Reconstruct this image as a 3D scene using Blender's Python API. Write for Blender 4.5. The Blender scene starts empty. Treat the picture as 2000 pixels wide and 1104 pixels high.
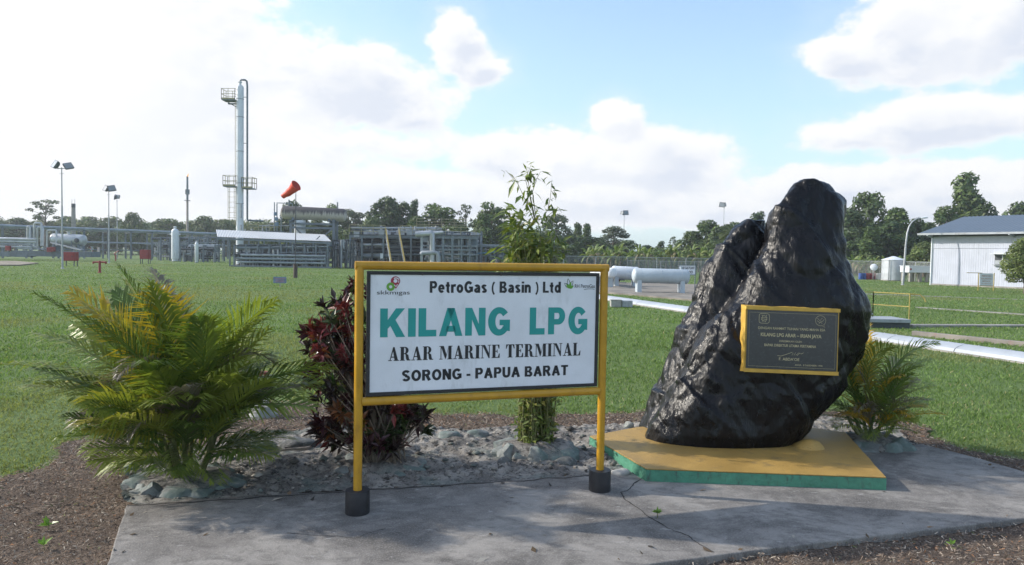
import bpy, bmesh, math, random
import numpy as np
from mathutils import Vector, Matrix, noise
SC = bpy.context.scene
COL = SC.collection
rad = math.radians
# ---------------------------------------------------------------- camera
F = 1400.0
PITCH = math.atan(55.0/F); ROLL = 0.017; CAMH = 2.6
CR = (Matrix.Rotation(math.pi/2-PITCH, 3, 'X') @ Matrix.Rotation(ROLL, 3, 'Z'))
cam_d = bpy.data.cameras.new('camera'); cam = bpy.data.objects.new('camera', cam_d); COL.objects.link(cam)
cam.matrix_world = Matrix.Translation((0,0,CAMH)) @ CR.to_4x4()
cam_d.sensor_width = 36; cam_d.lens = 36*F/2000; cam_d.clip_end = 5000; cam_d.clip_start = .05
SC.camera = cam
# ---------------------------------------------------------------- light and sky
SUN_EL = rad(29); SHX, SHY = .985, -.17      # horizontal direction in which the shadows fall
sd = bpy.data.lights.new('sun','SUN'); sd.energy = 3.4; sd.angle = rad(.9); sd.color = (1,.93,.82)
so = bpy.data.objects.new('sun', sd); COL.objects.link(so)
ldir = Vector((SHX*math.cos(SUN_EL), SHY*math.cos(SUN_EL), -math.sin(SUN_EL))).normalized()
so.rotation_euler = ldir.to_track_quat('-Z','Y').to_euler(); so.location = (-20,5,20)
SC.view_settings.view_transform = 'Standard'; SC.view_settings.look = 'None'
SC.view_settings.exposure = 0.65; SC.view_settings.gamma = 1; SC.view_settings.use_curve_mapping = False

def ray(px,py): return (CR @ Vector(((px-1000)/F, -(py-552)/F, -1))).normalized()
def G(px,py,z=0.0):
    d = ray(px,py); t = (z-CAMH)/d.z
    return Vector((d.x*t, d.y*t, z))
def at(px,py,Y):
    d = ray(px,py); t = Y/d.y
    return Vector((d.x*t, Y, CAMH+d.z*t))
GZ = -0.10                                   # level of the lawn

class N:                                     # short hand for node trees
    def __init__(s, nt): s.nt = nt
    def n(s, t, **k):
        x = s.nt.nodes.new(t)
        for a,b in k.items(): setattr(x,a,b)
        return x
    def put(s, sock, v):
        if hasattr(v,'is_linked') or isinstance(v, bpy.types.NodeSocket): s.nt.links.new(v, sock)
        else: sock.default_value = v
    def m(s, op, a, b=None, c=None, clamp=False):
        x = s.n('ShaderNodeMath', operation=op, use_clamp=clamp); s.put(x.inputs[0], a)
        if b is not None: s.put(x.inputs[1], b)
        if c is not None: s.put(x.inputs[2], c)
        return x.outputs[0]
    def vm(s, op, a, b=None, sc=None):
        x = s.n('ShaderNodeVectorMath', operation=op); s.put(x.inputs[0], a)
        if b is not None: s.put(x.inputs[1], b)
        if sc is not None: s.put(x.inputs['Scale'], sc)
        return x.outputs[1] if op in ('DOT_PRODUCT','LENGTH') else x.outputs[0]
    def noise(s, vec, scale, detail=4, rough=.55, dist=0):
        x = s.n('ShaderNodeTexNoise'); s.put(x.inputs['Vector'], vec)
        for k,v in (('Scale',scale),('Detail',detail),('Roughness',rough),('Distortion',dist)): x.inputs[k].default_value = v
        return x.outputs[0]
    def n_col(s, vec, scale):
        x = s.n('ShaderNodeTexNoise'); s.put(x.inputs['Vector'], vec); x.inputs['Scale'].default_value = scale; x.inputs['Detail'].default_value = 3
        return x.outputs[1]
    def step(s, v, a, b, lo=0., hi=1.):
        x = s.n('ShaderNodeMapRange', interpolation_type='SMOOTHSTEP'); s.put(x.inputs[0], v)
        for i,q in enumerate((a,b,lo,hi)): x.inputs[i+1].default_value = q
        return x.outputs[0]
    def mix(s, f, a, b, mode='MIX'):
        x = s.n('ShaderNodeMix', data_type='RGBA', blend_type=mode); s.put(x.inputs[0], f)
        for i,v in ((6,a),(7,b)):
            if isinstance(v, tuple): x.inputs[i].default_value = (*v[:3],1)
            else: s.nt.links.new(v, x.inputs[i])
        return x.outputs[2]

def build_world():
    w = bpy.data.worlds.new('World'); SC.world = w; w.use_nodes = True
    nt = w.node_tree; nt.nodes.clear(); k = N(nt)
    sky = k.n('ShaderNodeTexSky', sky_type='NISHITA', sun_disc=False)
    sky.sun_elevation = SUN_EL; sky.sun_rotation = math.atan2(-SHX, -SHY)
    sky.altitude = 10; sky.air_density = 1.0; sky.dust_density = 1.2; sky.ozone_density = 2.2
    d0 = k.vm('NORMALIZE', k.n('ShaderNodeTexCoord').outputs['Generated'])
    BL = [  # clouds: (px, py, rx, ry, weight) in directions measured off the photograph
      (200,150,440,260,1.25),(60,330,420,200,1.1),(430,330,330,130,.75),
      (680,165,235,95,1.05),(800,225,120,50,.7),(600,280,300,90,.5),
      (885,85,62,62,.95),(930,130,70,42,.75),
      (1080,310,210,75,.95),(1200,228,62,52,.95),(1300,320,160,75,.95),(1150,390,330,60,1.0),(800,380,330,70,.85),
      (1400,400,190,48,.8),
      (1860,60,280,98,1.1),(1650,115,110,52,.8),(1960,10,260,100,.95),
      (1860,235,265,54,1.0),(1660,262,110,40,.6),
      (1590,375,180,55,.9),(1900,365,220,60,.95),(1750,410,500,50,.9)]
    def dens(vec):
        sx = k.n('ShaderNodeSeparateXYZ'); k.put(sx.inputs[0], vec); x,y,z = sx.outputs
        az = k.m('ARCTAN2', x, y); el = k.m('ARCSINE', z)
        D = None
        for px,py,rx,ry,wt in BL:
            r = ray(px,py); a0 = math.atan2(r.x,r.y); e0 = math.asin(r.z)
            r1 = ray(px+rx*.5,py); r2 = ray(px-rx*.5,py); ra = abs(math.atan2(r1.x,r1.y)-math.atan2(r2.x,r2.y)); re = ry/F*.97
            u = k.m('MULTIPLY', k.m('SUBTRACT', az, a0), 1/ra); v = k.m('MULTIPLY', k.m('SUBTRACT', el, e0), 1/re)
            q = k.m('SQRT', k.m('ADD', k.m('MULTIPLY',u,u), k.m('MULTIPLY',v,v)))
            b = k.m('MULTIPLY', k.m('SUBTRACT', 1.0, q), wt)
            D = b if D is None else k.m('SMOOTH_MAX', D, b, .25)
        st = k.vm('MULTIPLY', vec, (1,1,1.7))
        n1 = k.noise(st, 7.0, 9, .64)
        vo = k.n('ShaderNodeTexVoronoi', feature='F1'); k.put(vo.inputs['Vector'], k.vm('ADD', st, k.vm('SCALE', k.n_col(st, 9.), sc=.05))); vo.inputs['Scale'].default_value = 17.; vo.inputs['Detail'].default_value = 3.; vo.inputs['Roughness'].default_value = .5; vo.normalize = True
        # everything out of the picture: broken fair weather cloud
        far = k.step(k.m('ABSOLUTE', az), rad(38), rad(52))
        up = k.step(el, rad(24), rad(34))
        out = k.m('MAXIMUM', far, up)
        gen = k.m('MULTIPLY', k.m('SUBTRACT', k.noise(vec, 2.6, 4, .5), .575), 4.0)
        D = k.m('ADD', k.m('MULTIPLY', D, k.m('SUBTRACT',1.0,out)), k.m('MULTIPLY', gen, out))
        D = k.m('ADD', D, k.m('MULTIPLY', k.m('SUBTRACT', .42, vo.outputs[0]), .95))
        return k.m('ADD', D, k.m('MULTIPLY', k.m('SUBTRACT', n1, .5), 1.35)), el, az
    D, el, az = dens(d0)
    D2,_,_ = dens(k.vm('NORMALIZE', k.vm('ADD', d0, (-.010,0,.013))))
    mask = k.step(D, .09, .36)
    wisp = k.m('MULTIPLY', k.step(D, -.4, .15), .15)
    relief = k.step(k.m('SUBTRACT', D, D2), .18, -.22)
    n2 = k.noise(d0, 4.0, 5, .6)
    inner = k.m('MULTIPLY', k.step(D2, .2, .9), k.step(n2, .36, .60))
    shade = k.m('ADD', k.m('MULTIPLY', relief, .42), k.m('MULTIPLY', inner, .75), clamp=True)
    shade = k.m('MULTIPLY', shade, k.step(D, .12, .5))
    shade = k.m('MULTIPLY', shade, k.step(az, rad(-34), rad(-8), .15, 1.0))     # glare: the sun stands to the left
    cc = k.mix(shade, (CL*1.02,CL*1.02,CL*1.02), (CL*.76,CL*.81,CL*.91))
    base = k.mix(1.0, sky.outputs[0], (1.62,1.58,1.52), 'MULTIPLY')
    hz = k.m('MULTIPLY', k.step(el, rad(-2), rad(24), .66, .12), k.step(k.m('ABSOLUTE',az), rad(60), rad(110), 1., .40))
    base = k.mix(hz, base, (CL*.60,CL*.83,CL*.98))
    base = k.mix(wisp, base, (CL*.86,CL*.95,CL*1.0))
    c = k.mix(mask, base, cc)
    bg = k.n('ShaderNodeBackground'); bg.inputs[1].default_value = .12
    nt.links.new(c, bg.inputs[0]); o = k.n('ShaderNodeOutputWorld'); nt.links.new(bg.outputs[0], o.inputs[0])
CL = 5.5
build_world()
# ---------------------------------------------------------------- materials
MATS = {}
def newmat(name):
    m = bpy.data.materials.new(name); m.use_nodes = True; nt = m.node_tree
    k = N(nt); b = nt.nodes['Principled BSDF']; MATS[name] = m
    return m, k, b
def mat(name, col, rough=.55, metal=0., var=.18, scale=3., bump=0., bscale=40., dirt=None, spec=.5):
    m,k,b = newmat(name)
    oc = k.n('ShaderNodeTexCoord').outputs['Object']
    f = k.noise(oc, scale, 5, .6)
    f = k.step(f, .3, .7)
    c = k.mix(f, tuple(x*(1-var) for x in col), tuple(min(1,x*(1+var)) for x in col))
    if dirt:
        g = k.step(k.noise(k.vm('MULTIPLY', oc, (1,1,.35)), scale*2.3, 6, .7), .52, .72)
        c = k.mix(k.m('MULTIPLY', g, dirt[3]), c, dirt[:3])
    k.put(b.inputs['Base Color'], c); b.inputs['Metallic'].default_value = metal
    b.inputs['Specular IOR Level'].default_value = spec
    k.put(b.inputs['Roughness'], k.m('ADD', rough-.06, k.m('MULTIPLY', f, .12)))
    if bump:
        bn = k.n('ShaderNodeBump'); bn.inputs['Strength'].default_value = bump; bn.inputs['Distance'].default_value = .02
        k.put(bn.inputs['Height'], k.noise(oc, bscale, 5, .6)); k.put(b.inputs['Normal'], bn.outputs[0])
    return m
def leafmat(name, trans=.3, rough=.5, spec=.35):
    m,k,b = newmat(name); nt = k.nt
    a = k.n('ShaderNodeAttribute'); a.attribute_name = 'tint'
    k.put(b.inputs['Base Color'], a.outputs['Color']); b.inputs['Roughness'].default_value = rough
    b.inputs['Specular IOR Level'].default_value = spec
    t = k.n('ShaderNodeBsdfTranslucent'); k.put(t.inputs[0], k.mix(1., a.outputs['Color'], (1.25,1.35,.6), 'MULTIPLY'))
    mx = k.n('ShaderNodeMixShader'); mx.inputs[0].default_value = trans
    nt.links.new(b.outputs[0], mx.inputs[1]); nt.links.new(t.outputs[0], mx.inputs[2])
    nt.links.new(mx.outputs[0], nt.nodes['Material Output'].inputs[0])
    return m
# ---------------------------------------------------------------- objects
def org(p):
    while p is not None and p.parent is not None: p = p.parent
    return p.location.copy() if p is not None else Vector((0,0,0))
def tag(o, label=None, cat=None, group=None, kind=None):
    for a,b in (('label',label),('category',cat),('group',group),('kind',kind)):
        if b: o[a] = b
    return o
def thing(name, label, cat, loc, group=None):
    o = bpy.data.objects.new(name, None); COL.objects.link(o); o.location = Vector(loc); o.empty_display_size = .2
    return tag(o, label, cat, group)
def link(name, me, m, parent=None):
    o = bpy.data.objects.new(name, me); COL.objects.link(o)
    if m: me.materials.append(m)
    if parent is not None: o.parent = parent
    return o
def copy_tree(o, parent=None):
    c = o.copy(); COL.objects.link(c)
    if parent is not None: c.parent = parent
    for ch in list(o.children): copy_tree(ch, c)
    return c
class MB:
    def __init__(s): s.v = []; s.f = []
    def add(s, vs, fs):
        b = len(s.v); s.v += [Vector(x) for x in vs]; s.f += [[i+b for i in q] for q in fs]; return s
    def box(s, c, size, R=None):
        c = Vector(c); vs = []
        for x in (-.5,.5):
            for y in (-.5,.5):
                for z in (-.5,.5):
                    q = Vector((x*size[0],y*size[1],z*size[2]))
                    vs.append(c + (R @ q if R else q))
        return s.add(vs, [(0,1,3,2),(4,6,7,5),(0,4,5,1),(2,3,7,6),(0,2,6,4),(1,5,7,3)])
    def bar(s, p0, p1, w, h=None):
        p0 = Vector(p0); p1 = Vector(p1); d = p1-p0; L = d.length
        if L < 1e-6: return s
        R = d.to_track_quat('X','Z').to_matrix()
        return s.box((p0+p1)/2, (L, w, h or w), R)
    def tube(s, pts, r, n=8, caps=True):
        pts = [Vector(p) for p in pts]; N_ = len(pts)
        rs = r if isinstance(r,(list,tuple)) else [r]*N_
        b = len(s.v); up = None
        for i,p in enumerate(pts):
            t = (pts[min(i+1,N_-1)]-pts[max(i-1,0)]).normalized()
            if up is None: up = t.orthogonal().normalized()
            else:
                up = up - t*up.dot(t)
                up = up.normalized() if up.length > 1e-5 else t.orthogonal().normalized()
            w = t.cross(up)
            for j in range(n):
                a = 2*math.pi*j/n; s.v.append(p + (up*math.cos(a)+w*math.sin(a))*rs[i])
        for i in range(N_-1):
            for j in range(n):
                s.f.append([b+i*n+j, b+i*n+(j+1)%n, b+(i+1)*n+(j+1)%n, b+(i+1)*n+j])
        if caps:
            s.f.append([b+j for j in reversed(range(n))]); s.f.append([b+(N_-1)*n+j for j in range(n)])
        return s
    def lathe(s, prof, c, axis=(0,0,1), n=24):
        ax = Vector(axis).normalized(); u = ax.orthogonal().normalized(); w = ax.cross(u); c = Vector(c); b = len(s.v)
        for r,h in prof:
            for j in range(n):
                a = 2*math.pi*j/n; s.v.append(c+ax*h+(u*math.cos(a)+w*math.sin(a))*max(r,1e-4))
        for i in range(len(prof)-1):
            for j in range(n):
                s.f.append([b+i*n+j, b+i*n+(j+1)%n, b+(i+1)*n+(j+1)%n, b+(i+1)*n+j])
        s.f.append([b+j for j in reversed(range(n))]); s.f.append([b+(len(prof)-1)*n+j for j in range(n)])
        return s
    def capsule(s, p0, p1, r, n=20, bulge=.5):          # tank with dished ends
        p0 = Vector(p0); p1 = Vector(p1); L = (p1-p0).length; pr = []
        for i in range(7):
            a = math.pi/2*i/6; pr.append((r*math.sin(a), -r*bulge*math.cos(a)))
        pr += [(r*math.cos(math.pi/2*i/6), L+r*bulge*math.sin(math.pi/2*i/6)) for i in range(7)]
        return s.lathe(pr, p0, p1-p0, n)
    def prism(s, poly, z0, z1):
        n = len(poly); vs = [(p[0],p[1],z0) for p in poly]+[(p[0],p[1],z1) for p in poly]
        ar = sum(poly[i][0]*poly[(i+1)%n][1]-poly[(i+1)%n][0]*poly[i][1] for i in range(n))
        fs = [[(i+1)%n, i, n+i, n+(i+1)%n] for i in range(n)] + [list(range(n)), list(reversed(range(n,2*n)))]
        if ar > 0: fs = [list(reversed(f)) for f in fs]
        return s.add(vs, fs)
    def build(s, name, m, parent=None, smooth=True, bevel=0):
        o0 = org(parent); me = bpy.data.meshes.new(name)
        me.from_pydata([tuple(v-o0) for v in s.v], [], s.f); me.update()
        if smooth and s.f:
            me.polygons.foreach_set('use_smooth', [True]*len(me.polygons)); me.set_sharp_from_angle(angle=rad(38))
        o = link(name, me, m, parent)
        if bevel:
            bv = o.modifiers.new('bevel','BEVEL'); bv.width = bevel; bv.segments = 2; bv.limit_method = 'ANGLE'
        return o
def npmesh(name, V, Fq, m, parent=None, tint=None, smooth=False):   # V (n,3), F (k,m) arrays, tint per vertex
    me = bpy.data.meshes.new(name); o0 = np.array(org(parent)); V = np.asarray(V,float)-o0
    nf, kf = Fq.shape
    me.vertices.add(len(V)); me.vertices.foreach_set('co', V.astype(np.float32).ravel())
    me.loops.add(nf*kf); me.loops.foreach_set('vertex_index', Fq.astype(np.int32).ravel())
    me.polygons.add(nf); me.polygons.foreach_set('loop_start', (np.arange(nf)*kf).astype(np.int32))
    if smooth: me.polygons.foreach_set('use_smooth', np.ones(nf,bool))
    me.update(calc_edges=True)
    if tint is not None:
        a = me.attributes.new('tint','FLOAT_COLOR','POINT')
        a.data.foreach_set('color', np.concatenate([tint,np.ones((len(V),1))],1).astype(np.float32).ravel())
    return link(name, me, m, parent)
def quads(name, Q, T, m, parent=None, smooth=False):               # Q (n,4,3), T (n,3)
    n = len(Q); return npmesh(name, Q.reshape(-1,3), np.arange(n*4).reshape(n,4), m, parent, np.repeat(T,4,0), smooth)
def inpoly(X, Y, poly):
    ins = np.zeros(X.shape,bool); n = len(poly)
    for i in range(n):
        x1,y1 = poly[i][:2]; x2,y2 = poly[(i+1)%n][:2]
        c = ((y1>Y)!=(y2>Y)) & (X < (x2-x1)*(Y-y1)/((y2-y1) if abs(y2-y1)>1e-12 else 1e-12)+x1)
        ins ^= c
    return ins
def vnoise(X, Y, s, seed=0):                                       # cheap smooth value noise, numpy
    x = X*s+seed*17.3; y = Y*s+seed*9.1; xi = np.floor(x).astype(np.int64); yi = np.floor(y).astype(np.int64); fx = x-xi; fy = y-yi
    fx = fx*fx*(3-2*fx); fy = fy*fy*(3-2*fy)
    def h(a,b):
        q = (a*374761393 + b*668265263 + seed*1442695) & 0x7fffffff
        q = ((q ^ (q>>13))*1274126177) & 0x7fffffff
        return ((q ^ (q>>16)) & 0xffff)/65535.
    return (h(xi,yi)*(1-fx)+h(xi+1,yi)*fx)*(1-fy)+(h(xi,yi+1)*(1-fx)+h(xi+1,yi+1)*fx)*fy
def fbm(X,Y,s,o=4,seed=0):
    return sum(vnoise(X,Y,s*2**i,seed+i)*.5**i for i in range(o))/sum(.5**i for i in range(o))
rng = np.random.default_rng(7); random.seed(7)
# ================================================================ setting
def ground_mat():
    m,k,b = newmat('lawn'); oc = k.n('ShaderNodeTexCoord').outputs['Object']
    f = k.noise(oc, .09, 5, .6); g = k.noise(oc, 2.2, 6, .7); h = k.noise(oc, 26., 4, .7)
    c = k.mix(k.step(f,.35,.65), (.115,.175,.058), (.145,.195,.072))
    c = k.mix(k.step(g,.3,.75), c, (.10,.155,.05)); c = k.mix(k.m('MULTIPLY',k.step(h,.45,.75),.5), c, (.115,.165,.06))
    c = k.mix(k.m('MULTIPLY',k.step(k.noise(oc,.35,5,.7),.60,.74),.55), c, (.17,.155,.075))
    k.put(b.inputs['Base Color'], c); b.inputs['Roughness'].default_value = .9; b.inputs['Specular IOR Level'].default_value = .15
    bn = k.n('ShaderNodeBump'); bn.inputs['Strength'].default_value = .8; bn.inputs['Distance'].default_value = .06
    k.put(bn.inputs['Height'], k.noise(oc, 14., 6, .75)); k.put(b.inputs['Normal'], bn.outputs[0]); return m
M_LAWN = ground_mat()
def big_ground():
    xs = np.concatenate([-np.geomspace(3000,40,24), np.linspace(-38,38,39), np.geomspace(40,3000,24)])
    ys = np.concatenate([np.linspace(-60,120,61), np.geomspace(126,4000,24)])
    X,Y = np.meshgrid(xs,ys); near = np.clip((np.hypot(X,Y)-18)/40,0,1)
    Z = GZ + (fbm(X,Y,.06,3,3)-.5)*.22*near*(np.hypot(X,Y)<420)
    nx = len(xs); i = np.arange(len(ys)-1)[:,None]*nx+np.arange(nx-1)[None]
    Fq = np.stack([i,i+1,i+1+nx,i+nx],-1).reshape(-1,4)
    tag(npmesh('ground', np.stack([X,Y,Z],-1).reshape(-1,3), Fq, M_LAWN, smooth=True), kind='structure')
big_ground()

SLAB_PX = [(205,1112),(100,1330),(1000,1330),(1230,1112),(1300,1096),(1480,1073),(1656,1052),(2000,1012),(2420,968),(2700,940),(2300,915),(2000,921),(1900,892),(1800,867),(1690,876),(1500,880),(1262,890),(1240,914),(1160,926),(900,944),(700,956),(400,974),(247,986)]
SLAB_PX = [(205,1112),(100,1330),(900,1330),(1210,1112),(1300,1097),(1480,1074),(1656,1053),(2000,1012),(2500,955),(2300,952),(2000,921),(1900,892),(1800,867),(1690,876),(1500,880),(1262,890),(1240,914),(1160,926),(900,944),(700,956),(400,974),(247,986)]
SLAB = [G(*p) for p in SLAB_PX]
BED_PX = [(247,990),(232,950),(262,916),(330,890),(420,870),(500,850),(640,834),(860,838),(1060,833),(1240,824),(1420,812),(1600,812),(1745,838),(1800,868),(1690,880),(1262,894),(1240,918),(1160,930),(900,948),(700,960),(400,978)]
BED = [G(*p) for p in BED_PX]
SOIL_PX = [(-900,1110),(-900,985),(-300,962),(0,943),(60,920),(130,873),(210,852),(330,838),(480,788),(560,785),(640,796),(850,812),(1000,815),(1250,812),(1500,797),(1740,797),(1850,865),(2000,905),(2500,968),(3200,1050),(3200,1110)]
SOIL = [G(*p,GZ) for p in SOIL_PX] + [Vector((8,2.2,0)), Vector((-8,2.2,0))]
P2 = lambda L: [(p.x,p.y) for p in L]
SLAB2,BED2,SOIL2 = P2(SLAB),P2(BED),P2(SOIL)
def in_soil(X,Y,j=.28):
    jx = (fbm(X,Y,2.2,3,11)-.5)*2*j; jy = (fbm(X,Y,2.2,3,12)-.5)*2*j
    return inpoly(X+jx, Y+jy, SOIL2)
def grid_patch(name, x0,x1,y0,y1,st, maskf, zf, m, tintf=None):
    xs = np.arange(x0,x1,st); ys = np.arange(y0,y1,st); X,Y = np.meshgrid(xs,ys)
    X = X+rng.uniform(-.3,.3,X.shape)*st; Y = Y+rng.uniform(-.3,.3,Y.shape)*st
    mk = maskf(X,Y); Z = zf(X,Y); nx = len(xs); i = np.arange(len(ys)-1)[:,None]*nx+np.arange(nx-1)[None]
    q = np.stack([i,i+1,i+1+nx,i+nx],-1).reshape(-1,4); q = q[mk.ravel()[q].all(1)]
    used = np.unique(q); mp = np.zeros(X.size,int); mp[used] = np.arange(len(used))
    V = np.stack([X,Y,Z],-1).reshape(-1,3)[used]
    t = tintf(V[:,0],V[:,1]) if tintf else None
    return npmesh(name, V, mp[q], m, tint=t, smooth=True)
def soil_mat():
    m,k,b = newmat('dry_mulch'); oc = k.n('ShaderNodeTexCoord').outputs['Object']
    f = k.noise(oc, 1.1, 5, .65); g = k.noise(oc, 38., 5, .75); h = k.noise(k.vm('MULTIPLY',oc,(1,2.3,1)), 70., 3, .7)
    c = k.mix(k.step(f,.35,.68), (.15,.118,.098), (.225,.175,.138)); c = k.mix(k.step(g,.42,.62), c, (.075,.056,.045))
    c = k.mix(k.m('MULTIPLY',k.step(h,.58,.72),.7), c, (.33,.28,.23))
    k.put(b.inputs['Base Color'], c); b.inputs['Roughness'].default_value = .95; b.inputs['Specular IOR Level'].default_value = .1
    bn = k.n('ShaderNodeBump'); bn.inputs['Strength'].default_value = 1.; bn.inputs['Distance'].default_value = .03
    k.put(bn.inputs['Height'], g); k.put(b.inputs['Normal'], bn.outputs[0]); return m
soil_o = grid_patch('soil', -8,9.5,2.2,12.5,.045, in_soil, lambda X,Y: GZ+.012+fbm(X,Y,6.,4,5)*.05+(rng.random(X.shape)-.5)*.012, soil_mat())
tag(soil_o, kind='structure')

def slab_mat():
    m,k,b = newmat('weathered_concrete'); oc = k.n('ShaderNodeTexCoord').outputs['Object']
    a = k.noise(oc, 1.1, 6, .66, .5); g = k.noise(k.vm('MULTIPLY',oc,(1,1.7,1)), 4.2, 7, .72, .5); h = k.noise(oc, 60., 4, .7)
    c = k.mix(k.step(a,.36,.64), (.180,.168,.158), (.300,.282,.262))
    c = k.mix(k.m('MULTIPLY',k.step(g,.44,.70),.62), c, (.085,.079,.075))
    c = k.mix(k.m('MULTIPLY',k.step(k.noise(oc,.8,9,.74,.6),.47,.58),.55), c, (.070,.065,.062))
    c = k.mix(k.m('MULTIPLY',k.step(k.noise(k.vm('MULTIPLY',oc,(1,2.4,1)),6.5,6,.7,.6),.60,.70),.75), c, (.40,.39,.38))
    c = k.mix(k.m('MULTIPLY',k.step(h,.48,.68),.45), c, (.40,.385,.36))
    c = k.mix(k.m('MULTIPLY',k.step(k.noise(oc,130.,2,.6),.60,.70),.6), c, (.06,.06,.065))
    k.put(b.inputs['Base Color'], c); b.inputs['Roughness'].default_value = .85; b.inputs['Specular IOR Level'].default_value = .25
    bn = k.n('ShaderNodeBump'); bn.inputs['Strength'].default_value = .5; bn.inputs['Distance'].default_value = .012
    k.put(bn.inputs['Height'], k.m('ADD', h, k.m('MULTIPLY',g,2.))); k.put(b.inputs['Normal'], bn.outputs[0]); return m
M_SLAB = slab_mat()
def smooth_poly(P, n=5, amp=.012, seed=3):
    out = []
    for i,p in enumerate(P):
        q = P[(i+1)%len(P)]
        L = (q-p).length; kn = max(1,min(60,int(L/.12)))
        for j in range(kn):
            t = p.lerp(q, j/kn)
            out.append(Vector((t.x+(noise.noise(t*4)*.6+noise.noise(t*11)*.4)*amp*2, t.y+(noise.noise(t*4+Vector((9,3,1)))*.6+noise.noise(t*13)*.4)*amp*2, t.z)))
    return out
slab_o = MB().prism(P2(smooth_poly(SLAB)), -.34, 0).build('pavement', M_SLAB, smooth=False, bevel=.012); tag(slab_o, kind='structure')
M_CRACK = mat('crack_dirt', (.035,.032,.03), .95)
def crack(px, w):
    pts = [G(*p,.003) for p in px]; P = []
    for a,b in zip(pts,pts[1:]):
        n_ = max(2,int((b-a).length/.05))
        P += [a.lerp(b,i/n_) for i in range(n_)]
    P.append(pts[-1]); L = []; R = []
    for i,p in enumerate(P):
        o = Vector((noise.noise(p*3.1)*.05+noise.noise(p*12)*.018, noise.noise(p*3.3+Vector((5,5,5)))*.05+noise.noise(p*14)*.012, 0))
        d = (P[min(i+1,len(P)-1)]-P[max(i-1,0)]).normalized(); nn = Vector((-d.y,d.x,0))*w*(.5+abs(noise.noise(p*9))*1.6)
        L.append(p+o+nn); R.append(p+o-nn)
    b = MB(); n_ = len(P); b.add(L+R, [(i,i+1,n_+i+1,n_+i) for i in range(n_-1)]); b.build('crack', M_CRACK, slab_o, smooth=False)
crack([(1262,932),(1212,962),(1240,990),(1270,1012),(1340,1048),(1390,1078)], .008)
crack([(760,1030),(690,1050),(560,1040)], .004)
crack([(245,988),(430,977),(640,962),(900,946),(1160,929),(1240,917)], .018)

def bed_mat():
    m,k,b = newmat('rough_mortar_bed'); oc = k.n('ShaderNodeTexCoord').outputs['Object']
    a = k.noise(oc, 2.4, 6, .65, .5); g = k.noise(oc, 13., 6, .72, .4); h = k.noise(oc, 55., 4, .7)
    c = k.mix(k.step(a,.36,.62), (.14,.13,.122), (.30,.283,.26)); c = k.mix(k.m('MULTIPLY',k.step(g,.48,.62),.9), c, (.05,.047,.045))
    c = k.mix(k.m('MULTIPLY',k.step(k.noise(oc,1.7,4,.6),.52,.66),.6), c, (.12,.155,.145))
    c = k.mix(k.m('MULTIPLY',k.step(h,.52,.7),.5), c, (.42,.40,.37))
    k.put(b.inputs['Base Color'], c); b.inputs['Roughness'].default_value = .92; b.inputs['Specular IOR Level'].default_value = .2
    bn = k.n('ShaderNodeBump'); bn.inputs['Strength'].default_value = .9; bn.inputs['Distance'].default_value = .025
    k.put(bn.inputs['Height'], k.m('ADD',g,k.m('MULTIPLY',h,.5))); k.put(b.inputs['Normal'], bn.outputs[0]); return m
M_BED = bed_mat()
def edge_dist(X,Y,poly):
    D = np.full(X.shape,9.)
    for i in range(len(poly)):
        x1,y1 = poly[i]; x2,y2 = poly[(i+1)%len(poly)]; dx,dy = x2-x1,y2-y1; t = np.clip(((X-x1)*dx+(Y-y1)*dy)/(dx*dx+dy*dy+1e-12),0,1)
        D = np.minimum(D, np.hypot(X-x1-t*dx, Y-y1-t*dy))
    return D
def bed_z(X,Y):
    r = fbm(X,Y,3.0,3,21); q = np.abs(fbm(X,Y,7.,4,22)-.5)*2; z = -.075 + r*.13 + (1-q)*.085 - .045
    ins = inpoly(X,Y,SLAB2); d = np.where(ins,0,edge_dist(X,Y,SLAB2)); f = np.clip(d/.22,0,1)
    return np.where(ins,-.03,z*f+(1-f)*(-.006+.02*(fbm(X,Y,9.,3,24)-.4)))
def bed_mask(X,Y):
    jx = (fbm(X,Y,3.,2,31)-.5)*.22; jy = (fbm(X,Y,3.,2,32)-.5)*.22
    return inpoly(X+jx,Y+jy,BED2) & (~inpoly(X,Y,SLAB2) | (edge_dist(X,Y,SLAB2)<.10))
bed_o = grid_patch('stony_bed', -6,9,6.8,12.5,.028, bed_mask, bed_z, M_BED); tag(bed_o, kind='structure')

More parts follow.
